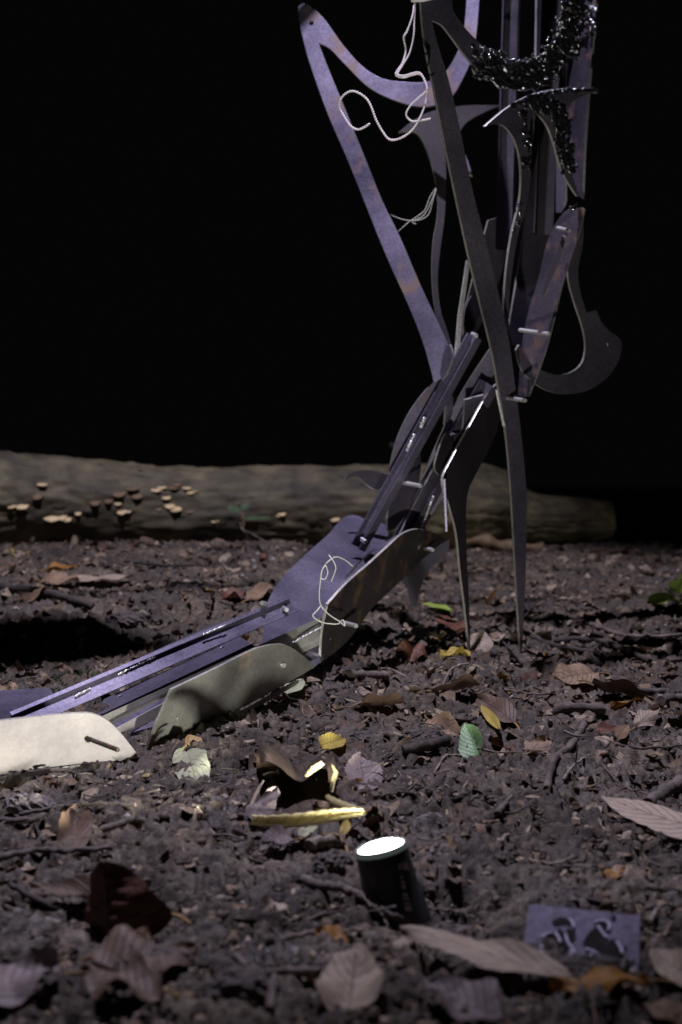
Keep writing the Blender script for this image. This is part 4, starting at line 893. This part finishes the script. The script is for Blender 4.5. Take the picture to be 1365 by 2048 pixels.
# the big curled leaf: a cupped blade with rolled rims, modelled from its own control net
def build_curled():
    net = [[(522, 1530, 1.215), (542, 1524, 1.21), (576, 1548, 1.215), (604, 1562, 1.225), (636, 1540, 1.21), (654, 1538, 1.20), (658, 1566, 1.20)],
           [(518, 1512, 1.235), (534, 1499, 1.235), (574, 1528, 1.25), (604, 1549, 1.255), (638, 1522, 1.245), (662, 1520, 1.235), (668, 1552, 1.225)],
           [(514, 1503, 1.29), (528, 1489, 1.295), (572, 1517, 1.31), (604, 1542, 1.315), (640, 1512, 1.31), (667, 1512, 1.29), (675, 1545, 1.26)],
           [(512, 1560, 1.30), (536, 1566, 1.315), (575, 1580, 1.33), (604, 1584, 1.33), (640, 1572, 1.32), (668, 1568, 1.30), (672, 1580, 1.265)],
           [(500, 1600, 1.245), (530, 1606, 1.25), (570, 1614, 1.255), (606, 1614, 1.255), (645, 1608, 1.25), (676, 1605, 1.24), (690, 1608, 1.225)],
           [(498, 1630, 1.185), (530, 1640, 1.19), (570, 1645, 1.19), (606, 1643, 1.19), (645, 1636, 1.19), (682, 1628, 1.185), (712, 1622, 1.18)]]
    def lift(p):
        g = gz(p.x, p.y) + 0.007; return Vector((p.x, p.y, max(p.z, g)))
    rows = [cat3([P(x, y, d * .972) for x, y, d in r], 6) for r in net]; cols = list(zip(*rows)); cols = [cat3(list(c), 5) for c in cols]
    nu, nv = len(cols), len(cols[0]); V, UV, Fc = [], [], []
    for i, c in enumerate(cols):
        for j, p in enumerate(c):
            wob = 0.0014 * float(vnoise(i * 0.5, j * 0.5, 61)); V.append(lift(p + Vector((0, wob, wob)))); UV.append((i / (nu - 1), j / (nv - 1)))
    for i in range(nu - 1):
        for j in range(nv - 1):
            a = i * nv + j; Fc.append((a, a + nv, a + nv + 1, a + 1))
    root = thing('curled_leaf', 'big dark curled leaf with rolled cream edges beside the lit torch', 'leaf', G(600, 1640))
    link_mesh('blade', V, Fc, L['dark'], root, smooth=True, uvs=UV)
    # rolled edges
    def roll(pts, r, mat, turns=0.72, st=0.0, lab=None):
        path = cat3([P(x, y, d * .947) for x, y, d in pts], 8); V, UV, Fc = [], [], []; n = 12; m = len(path)
        for i, p in enumerate(path):
            t = (path[min(i + 1, m - 1)] - path[max(i - 1, 0)]).normalized(); u = t.cross(Vector((0, 0, 1))).normalized(); w = u.cross(t); k = i / (m - 1)
            rad = r * (0.30 + 0.75 * math.sin(math.pi * min(1, 0.12 + k * 0.88)) ** 0.6) * (1 + 0.08 * math.sin(i * 1.7))
            for j in range(n + 1):
                a = st + j / n * turns * math.tau; q = rad * (1 - 0.22 * j / n)
                V.append(p + (u * math.cos(a) + w * math.sin(a)) * q); UV.append((k, 0.05 + 0.4 * j / n))
        for i in range(m - 1):
            for j in range(n): a = i * (n + 1) + j; Fc.append((a, a + n + 1, a + n + 2, a + 1))
        link_mesh('rolled_edge', V, Fc, mat, root, smooth=True, uvs=UV)
    roll([(503, 1640, 1.165), (545, 1644, 1.160), (600, 1641, 1.152), (655, 1633, 1.146), (700, 1627, 1.140), (728, 1624, 1.136)], 0.0058, L['cream'], 0.8, 1.2)
    roll([(728, 1623, 1.158), (700, 1616, 1.18), (672, 1604, 1.21), (655, 1592, 1.235)], 0.0050, L['cream'], 0.7, 2.0)
    roll([(664, 1582, 1.235), (668, 1560, 1.245), (672, 1542, 1.255), (658, 1524, 1.27), (645, 1514, 1.28)], 0.0026, L['cream'], 0.6, 2.0)
    roll([(648, 1524, 1.215), (630, 1536, 1.222), (612, 1552, 1.235)], 0.0030, L['cream'], 0.5, 2.6)
    roll([(500, 1622, 1.20), (512, 1592, 1.22), (528, 1562, 1.235)], 0.0022, L['pale'], 0.5, 0.8)
    v, f, uv = leaf_grid(0.036, 0.034, fold=0.1, wav=0.06, seed=71, serr=.02)
    A = P(505, 1640, 1.118); Bp = P(552, 1580, 1.14); X = (Bp - A).normalized(); Z = Vector((-0.75, -0.55, 0.45)); Y = Z.cross(X).normalized(); Z = X.cross(Y); Rm = Matrix((X, Y, Z)).transposed()
    link_mesh('side_lobe', [A + Rm @ p for p in v], f, L['mauve'], root, smooth=True, uvs=uv)
    vv, ff = tube_data(cat3([G(500, 1628, .006), P(440, 1624, 1.155), P(380, 1612, 1.165), P(320, 1604, 1.175), P(260, 1604, 1.18), P(200, 1616, 1.185)], 8), [0.0012 + 0.0006 * (i / 40) for i in range(41)], 7)
    link_mesh('stalk', vv, ff, M['stem'], root, smooth=True)
build_curled()

# ------------------------------------------------------------------ sticks and twigs
def stick(label, pts, r0, r1, mat, lift=0.008, name='twig', cat='twig', group=None, rng=None, branch=None):
    rng = rng or random.Random(hash(label) % 999 if False else len(label) * 7 + int(pts[0][0]))
    path = cat3([(P(*q) if len(q) > 2 else G(*q, lift + max(r0, r1) * 0.6)) for q in pts], 7); n = len(path)
    path = [p + Vector((0, rng.gauss(0, .0006), rng.gauss(0, .0006))) for p in path]
    rad = [(r0 + (r1 - r0) * i / (n - 1)) * (1 + 0.13 * math.sin(i * 1.9 + len(label)) + rng.uniform(-.07, .07)) for i in range(n)]
    parts = [tube_data(path, rad, 9)]
    for (t, dx, dz, ln) in (branch or []):
        p = path[int(t * (n - 1))]; parts.append(tube_data(cat3([p, p + Vector((dx * .5, -.004, dz * .4)) * ln, p + Vector((dx, -.008, dz)) * ln], 4), [r0 * .7 - r0 * .035 * i for i in range(9)], 7))
    v, f = join(parts); return top_mesh(name, v, f, mat, label, cat, group, smooth=True, sharp=60)
stick('grey curved stick bending down in front of the leaf heap at right', [(1168, 1478), (1140, 1510), (1108, 1545), (1094, 1592)], .0038, .0036, M['twig'])
stick('short thick stick poking out behind the large ribbed leaf', [(1362, 1575), (1330, 1600), (1296, 1625)], .0058, .0056, M['twig'])
stick('straight grey stick lying just left of the torch', [(608, 1772), (650, 1796), (690, 1818), (728, 1836)], .0036, .0030, M['twig'])
stick('blurred grey stick lying in front of the torch foot', [(735, 1848), (790, 1875), (850, 1895), (930, 1915)], .0030, .0034, M['twig'])
stick('long thin stick running in from the left edge', [(-40, 1748), (60, 1728), (140, 1712), (225, 1704)], .0030, .0020, M['twig'])
stick('blurred forked twig in the centre foreground', [(468, 1932), (520, 1952), (575, 1962), (640, 1972)], .0026, .0024, M['twig'])
stick('blurred upright twig hanging below the forked twig', [(548, 1962), (546, 2000), (540, 2060)], .0030, .0026, M['twig'])
stick('thin twig on the soil behind the tan withered leaf', [(40, 1640), (120, 1634), (200, 1640), (272, 1648)], .0018, .0016, M['twig'])
stick('short pale broken stick right of the tan withered leaf', [(203, 1678), (235, 1672), (270, 1660)], .0030, .0028, M['twig'])
stick('thick dark stick between the ribbed leaf and the green leaf', [(808, 1528), (850, 1520), (898, 1512)], .0058, .0056, M['twig_dark'])
stick('thin bent twig curling under the thick dark stick', [(868, 1570), (876, 1548), (895, 1532), (922, 1526)], .0013, .0010, M['twig_pale'])
stick('thick grey stick lying under the broad dark leaf', [(1112, 1432), (1150, 1438), (1212, 1438)], .0062, .0056, M['twig'])
stick('grey stick at the edge of the leg shadow', [(692, 1372), (730, 1374), (778, 1374)], .0058, .0054, M['twig'])
stick('dark branch lying on the far left soil', [(-40, 1186), (40, 1196), (110, 1212), (185, 1222)], .0085, .0060, M['twig_dark'])
stick('long dark stick running right from the near blade point', [(1046, 1276), (1090, 1292), (1140, 1308), (1190, 1322), (1210, 1330)], .0040, .0030, M['twig_dark'])
stick('dark twig on the far right soil behind the long dark stick', [(1110, 1292), (1180, 1298), (1240, 1312), (1300, 1338)], .0048, .0036, M['twig_dark'])
stick('thin twig crossing the soil left of the blade points', [(735, 1345), (790, 1358), (838, 1374)], .0014, .0010, M['twig_pale'])
stick('short bent twig rising beside the shadow edge', [(886, 1378), (905, 1362), (938, 1348)], .0018, .0013, M['twig_pale'])
stick('thin twig under the near blade point', [(1004, 1298), (1024, 1315), (1046, 1340)], .0018, .0014, M['twig_dark'])
stick('straight twig sloping above the large ribbed leaf', [(1205, 1556), (1250, 1575), (1300, 1600)], .0010, .0008, M['twig'])
stick('forked pale twig by the curved stick', [(1128, 1572), (1150, 1556), (1180, 1535)], .0015, .0010, M['twig_pale'], branch=[(.5, .1, .9, .02)])
stick('horizontal twig at the right edge below the ribbed leaf', [(1290, 1790), (1330, 1791), (1400, 1794)], .0014, .0013, M['twig_dark'])
stick('upright stub of pale wood at the right edge', [(1355, 1792, 1.0), (1352, 1758, 1.0)], .0034, .0030, M['twig_pale'])
stick('horizontal stick across the right edge of the far soil', [(1250, 1392), (1310, 1388), (1400, 1400)], .0042, .0030, M['twig'])
stick('pale thick stick at the right edge beside the leaf heap', [(1322, 1432), (1350, 1424), (1400, 1416)], .0062, .0050, M['twig'])
stick('short pale stick lying by the left of the torch lens', [(618, 1706), (645, 1702), (680, 1698)], .0045, .0048, M['twig_pale'])
stick('arching thin pale root between the yellow scrap and the torch', [(642, 1676), (672, 1683), (690, 1698), (700, 1735)], .0012, .0009, M['stem'])
stick('thin root curling over the torch foot', [(712, 1788, .955), (740, 1806, .945), (762, 1825, .94), (776, 1850, .935)], .0006, .0005, M['twig_pale'])
stick('thin root in the hollow right of the torch', [(858, 1838), (900, 1836), (950, 1838), (985, 1826)], .0010, .0008, M['twig'])
stick('small pale twig standing in the bare soil', [(996, 1700), (1008, 1690), (1018, 1678)], .0022, .0012, M['twig_pale'])
stick('purplish wedge of wood on the bare soil', [(996, 1648), (1012, 1632), (1024, 1612)], .0030, .0012, M['twig'])
stick('faint stick under the lower left soil', [(-30, 1650), (40, 1655), (90, 1648)], .0030, .0022, M['twig'])
stick('thin twig under the pale green leaf', [(70, 1655), (82, 1680), (92, 1700)], .0012, .0010, M['twig_dark'])
stick('near blurred twig under the pinkish leaf', [(930, 2060), (938, 2030), (940, 2000)], .0022, .0018, M['twig_pale'])
stick('thin dark root trailing from the log near the seedling', [(480, 1040, 3.1), (486, 1060, 3.05), (505, 1068, 3.02), (545, 1090, 2.95), (600, 1100, 2.9)], .0022, .0016, M['twig'])
stick('slim upright stem on the far right soil', [(1292, 1282, 2.2), (1300, 1310, 2.18), (1310, 1338, 2.15)], .0020, .0022, M['stem'])

stick('long thin dark stick sloping down in the lower left foreground', [(20, 1800), (110, 1826), (210, 1838), (330, 1836)], .0024, .0018, M['twig_dark'])
stick('thin pale stick lying across the soil below the torch', [(560, 1890), (640, 1880), (730, 1902)], .0016, .0012, M['twig_pale'])
stick('thin crooked twig right of the engraved slab', [(1300, 1880), (1320, 1850), (1362, 1842)], .0014, .0010, M['twig_pale'])
stick('long thin twig lying between the ribbed leaf and the leaf heap', [(1230, 1512), (1290, 1520), (1370, 1508)], .0016, .0011, M['twig'])
stick('thin grey twig crossing behind the thick grey stick', [(1010, 1395), (1070, 1412), (1110, 1406)], .0018, .0012, M['twig'])
stick('long grey branch on the far soil near the right seedling', [(1180, 1260), (1260, 1276), (1365, 1290)], .0034, .0026, M['twig'])
stick('thin twig lying near the foot of the log on the left', [(250, 1140), (330, 1150), (420, 1146)], .0030, .0020, M['twig_dark'])
stick('crooked twig lying on the bare soil above the engraved slab', [(1060, 1730), (1110, 1742), (1150, 1732)], .0012, .0009, M['twig_pale'])

# ------------------------------------------------------------------ stones and clods
def lump(label, px, py, r, flat, mat, name, cat, seed, stretch=1.0):
    rr = random.Random(seed); c = G(px, py, r * flat * 0.35); a = rr.uniform(-.5, .5); V = []
    for v in ICO4[0]:
        k = 1 + 0.34 * float(vnoise(v.x * 1.6 + seed, v.y * 1.6 + v.z * 1.3, 51)) + 0.20 * float(vnoise(v.x * 4.5 + v.z * 3, v.y * 4.5 + seed, 52)) + 0.22 * float(vnoise(v.x * 9 + v.z * 7, v.y * 9 + seed, 53)) + 0.16 * float(vnoise(v.x * 22 + v.z * 17, v.y * 22 + v.z * 9 + seed, 54))
        x, y, z = v.x * r * stretch * k, v.y * r * k, max(v.z * k, -.6) * r * flat
        V.append(c + Vector((x * math.cos(a) - y * math.sin(a), x * math.sin(a) + y * math.cos(a), z)))
    return top_mesh(name, V, ICO4[1], mat, label, cat, None, smooth=False)
lump('rounded grey stone in the shade at the left edge', 58, 1618, .017, .75, M['stone'], 'stone', 'stone', 1, 1.3)
lump('flat grey stone chip on the bare soil right of the torch', 862, 1648, .010, .45, M['stone'], 'stone', 'stone', 2, 1.3)
lump('small pale pebble between the curled leaf and the torch', 760, 1628, .0055, .7, M['twig_pale'], 'pebble', 'pebble', 3)
lump('small pebble right of the flat stone chip', 900, 1650, .005, .7, M['stone'], 'pebble', 'pebble', 4)
lump('pale pebble on the soil below the pale green leaf', 482, 1686, .004, 1.0, M['twig_pale'], 'pebble', 'pebble', 5)
lump('large soil clod left of the thick dark stick', 838, 1492, .015, .6, M['clod'], 'soil_clod', 'clod', 6, 1.5)
lump('soil clod at the edge of the sculpture shadow', 722, 1470, .016, .5, M['clod'], 'soil_clod', 'clod', 7, 1.6)
lump('flat soil clod below the thick dark stick', 838, 1556, .014, .5, M['clod'], 'soil_clod', 'clod', 8, 1.5)
lump('crumbly soil mound left of the torch', 668, 1740, .014, .8, M['clod'], 'soil_clod', 'clod', 9, 1.0)
lump('soil mound banked against the engraved slab', 1170, 1962, .011, .7, M['clod'], 'soil_clod', 'clod', 10, 2.4)
lump('soil clod behind the engraved slab', 1160, 1790, .011, .5, M['clod'], 'soil_clod', 'clod', 11, 1.6)
lump('soil clod in front of the torch foot', 900, 1880, .015, .8, M['clod'], 'soil_clod', 'clod', 12, 1.8)
lump('blurred soil clod in the left foreground', 300, 1955, .016, .6, M['clod'], 'soil_clod', 'clod', 13, 1.6)
lump('blurred soil clod in the lower left corner', 80, 1975, .014, .7, M['clod'], 'soil_clod', 'clod', 14, 1.5)
lump('soil clod under the forked twig in the foreground', 480, 2000, .016, .8, M['clod'], 'soil_clod', 'clod', 15, 1.5)
lump('wet soil clod at the bank left of the channel', 250, 1250, .02, .6, M['clod'], 'soil_clod', 'clod', 16, 1.6)

# ------------------------------------------------------------------ plants and moss
def sprig(name, label, stem_pts, leaves, mat, cat='plant'):
    root = thing(name, label, cat, P(*stem_pts[0])); v, f = tube_data(cat3([P(*q) for q in stem_pts], 6), 0.0013, 6); link_mesh('stem', v, f, M['stem'], root, smooth=True)
    for i, (a, b, w) in enumerate(leaves):
        A, B = P(*a), P(*b); X = (B - A); ln = X.length; X.normalize(); Y = Vector((0.1, -0.5, 1)).cross(X).normalized(); Z = X.cross(Y); R_ = Matrix((X, Y, Z)).transposed()
        v, f, uv = leaf_grid(ln, w, nu=12, nv=6, fold=.2, wav=.04, seed=i + 90, serr=.04); link_mesh('leaf', [A + R_ @ p for p in v], f, mat, root, smooth=True, uvs=uv)
sprig('seedling', 'green seedling with small leaves at the right edge of the dark', [(1385, 1270, 2.3), (1372, 1230, 2.3), (1350, 1195, 2.3), (1340, 1180, 2.3)],
      [((1345, 1190, 2.3), (1295, 1208, 2.25), .028), ((1348, 1185, 2.3), (1362, 1160, 2.3), .028), ((1360, 1205, 2.3), (1330, 1178, 2.27), .026), ((1368, 1180, 2.3), (1395, 1140, 2.3), .035), ((1365, 1215, 2.3), (1395, 1200, 2.28), .03)], L['lime'])
sprig('seedling', 'tiny green seedling sprouting against the log', [(486, 1062, 3.06), (488, 1040, 3.07), (482, 1022, 3.08)], [((482, 1022, 3.08), (452, 1018, 3.07), .03), ((483, 1020, 3.08), (500, 1008, 3.09), .02), ((486, 1038, 3.07), (545, 1036, 3.05), .016)], L['darkgreen'])
def build_moss():
    n = 900; px = RNG.uniform(95, 195, n); py = RNG.uniform(1345, 1392, n); V = []; Fq = []
    for i in range(n):
        c = G(px[i], py[i], 0.001); a = random.uniform(0, math.tau); h = random.uniform(.003, .008); w = .0010
        t = c + Vector((random.gauss(0, .003), random.gauss(0, .003), h)); d = Vector((math.cos(a), math.sin(a), 0)) * w; b = len(V); V += [c - d, c + d, t]; Fq.append((b, b + 1, b + 2))
    stuff_mesh('moss', [tuple(v) for v in V], Fq, M['moss'], False)
build_moss()

# ------------------------------------------------------------------ scattered leaf scraps and twigs, one object each
MARKS = [(500, 1590, 'the big curled leaf'), (770, 1770, 'the lit torch'), (1165, 1880, 'the engraved slab'), (960, 1495, 'the green leaf'), (1290, 1650, 'the large ribbed leaf'), (1130, 1540, 'the curved stick'), (1240, 1410, 'the broad dark leaf'),
         (395, 1555, 'the pale green leaf'), (145, 1665, 'the withered upright leaf'), (220, 1810, 'the folded red brown peak'), (720, 1560, 'the reddish ribbed leaf'), (942, 1300, 'the second blade point'), (1043, 1300, 'the near blade point'), (460, 1400, 'the ochre stained plate'),
         (120, 1490, 'the bright front plate'), (780, 1330, 'the red brown leaf clump'), (870, 1235, 'the lime green leaf'), (200, 1170, 'the large flat tan leaf'), (90, 1205, 'the dark branch at left'), (400, 1190, 'the curled tan leaf'), (490, 1060, 'the tiny seedling'), (1345, 1190, 'the leafy seedling'),
         (1140, 1310, 'the long dark stick'), (1350, 1430, 'the thick pale stick at right'), (590, 1170, 'the rounded knee plate'), (860, 1648, 'the flat stone chip'), (705, 1960, 'the pinkish foreground leaf'), (980, 1955, 'the long strip of bark leaf'), (60, 1618, 'the rounded grey stone'),
         (850, 1520, 'the thick dark stick'), (1200, 2000, 'the orange brown leaf'), (560, 1960, 'the forked twig'), (200, 1100, 'the log at far left'), (640, 1100, 'the log behind the knee'), (1100, 1110, 'the thin end of the log')]
def where_is(p):
    v = cam_inv @ p; px = 682.5 + F * v.x / -v.z; py = 1024 - F * v.y / -v.z
    mx, my, nm = min(MARKS, key=lambda m: (m[0] - px) ** 2 + ((m[1] - py) * 1.4) ** 2); dx, dy = px - mx, (py - my) * 1.4
    d = 'close by' if math.hypot(dx, dy) < 60 else 'a little way'
    if abs(dx) > abs(dy) * 2: return ('left of ' if dx < 0 else 'right of ') + nm
    if abs(dy) > abs(dx) * 2: return ('behind ' if dy < 0 else 'in front of ') + nm
    return ('behind and ' if dy < 0 else 'in front and ') + ('left of ' if dx < 0 else 'right of ') + nm
cam_inv = (Matrix.Translation(cam.location) @ cam.rotation_euler.to_matrix().to_4x4()).inverted()
USED = {}
def scatter():
    kinds = [('tan', 'small tan'), ('brown', 'small brown'), ('pale', 'small pale grey'), ('dark', 'small dark'), ('red', 'small reddish'), ('orange', 'small ochre')]
    protos = {}
    for kk, (m, _) in enumerate(kinds):
        for s in range(3):
            v, f, uv = leaf_grid(0.024, random.uniform(.012, .019), nu=12, nv=6, fold=random.uniform(-.2, .4), curl=random.uniform(-.6, .6), serr=.1, teeth=7, wav=.13, seed=200 + kk * 9 + s, tear=.7)
            me = bpy.data.meshes.new('leaf_scrap'); me.from_pydata([tuple(q - Vector((.012, 0, 0))) for q in v], [], f); uvl = me.uv_layers.new(name='UVMap')
            li = np.empty(len(me.loops), int); me.loops.foreach_get('vertex_index', li); uvl.data.foreach_set('uv', np.asarray(uv)[li].ravel())
            me.polygons.foreach_set('use_smooth', [True] * len(me.polygons)); me.materials.append(L[m]); protos[(m, s)] = me
    n = 0; rr = random.Random(5)
    while n < 290:
        y = math.exp(rr.uniform(math.log(.72), math.log(3.0))); x = rr.uniform(-1, 1) * .24 * y
        right = x > 0.12 * y
        if not right and rr.random() < 0.35: continue
        if y < 1.5 and rr.random() < 0.6: continue
        (m, lab) = rr.choices(kinds, [4, 3, 3, 2, 1.3, 1.0])[0]
        o = bpy.data.objects.new('leaf_scrap', protos[(m, rr.randrange(3))]); COL.objects.link(o)
        s = rr.uniform(.45, 1.35) * (.72 + .22 * y); o.scale = (s, s, s); o.location = (x, y, gz(x, y) + .004)
        o.rotation_euler = (rr.gauss(0, .45), rr.gauss(0, .35), rr.uniform(0, math.tau))
        where = 'in the near soil before the sculpture' if y < 1.35 else ('on the soil beside the sculpture' if y < 2.1 else 'on the far soil before the log')
        k = s / (.72 + .22 * y); size = 'tiny' if k < .75 else ('small' if k < 1.05 else 'broad'); tag(o, f"{size} {lab.replace('small ', '')} leaf scrap {where_is(o.location)}", 'leaf', 'leaf scraps scattered over the soil'); n += 1
    tp = []
    for s in range(7):
        r = random.Random(300 + s); ln = 0.045; pts = [(-ln / 2 + ln * i / 5, r.gauss(0, .0022), r.gauss(0, .0012)) for i in range(6)]; rad = [.0013 - .00009 * i for i in range(26)]
        v, f = tube_data(cat3(pts, 5), rad, 6); me = bpy.data.meshes.new('twig'); me.from_pydata([tuple(q) for q in v], [], f); me.polygons.foreach_set('use_smooth', [True] * len(me.polygons))
        me.materials.append(M[('twig', 'twig_pale', 'twig_dark')[s % 3]]); tp.append((me, ('grey', 'pale', 'dark')[s % 3]))
    for i in range(210):
        y = math.exp(rr.uniform(math.log(.75), math.log(3.0))); x = rr.uniform(-1, 1) * .24 * y; me, c = tp[rr.randrange(7)]
        o = bpy.data.objects.new('twig', me); COL.objects.link(o); s = rr.uniform(.4, 1.3) * (.75 + .2 * y); o.scale = (s * rr.uniform(.7, 1.9), s, s); o.location = (x, y, gz(x, y) + .007)
        o.rotation_euler = (0, rr.gauss(0, .14), rr.gauss(0.2, .9))
        where = 'in the near soil before the sculpture' if y < 1.35 else ('on the soil beside the sculpture' if y < 2.1 else 'on the far soil before the log')
        tag(o, f"{'short' if o.scale.x / (.75 + .2 * y) < .9 else 'long'} thin {c} twig fragment {where_is(o.location)}", 'twig', 'twig fragments scattered over the soil')
scatter()

for o in list(bpy.data.objects):
    for k in ('_o', 'one_piece'):
        if k in o: del o[k]
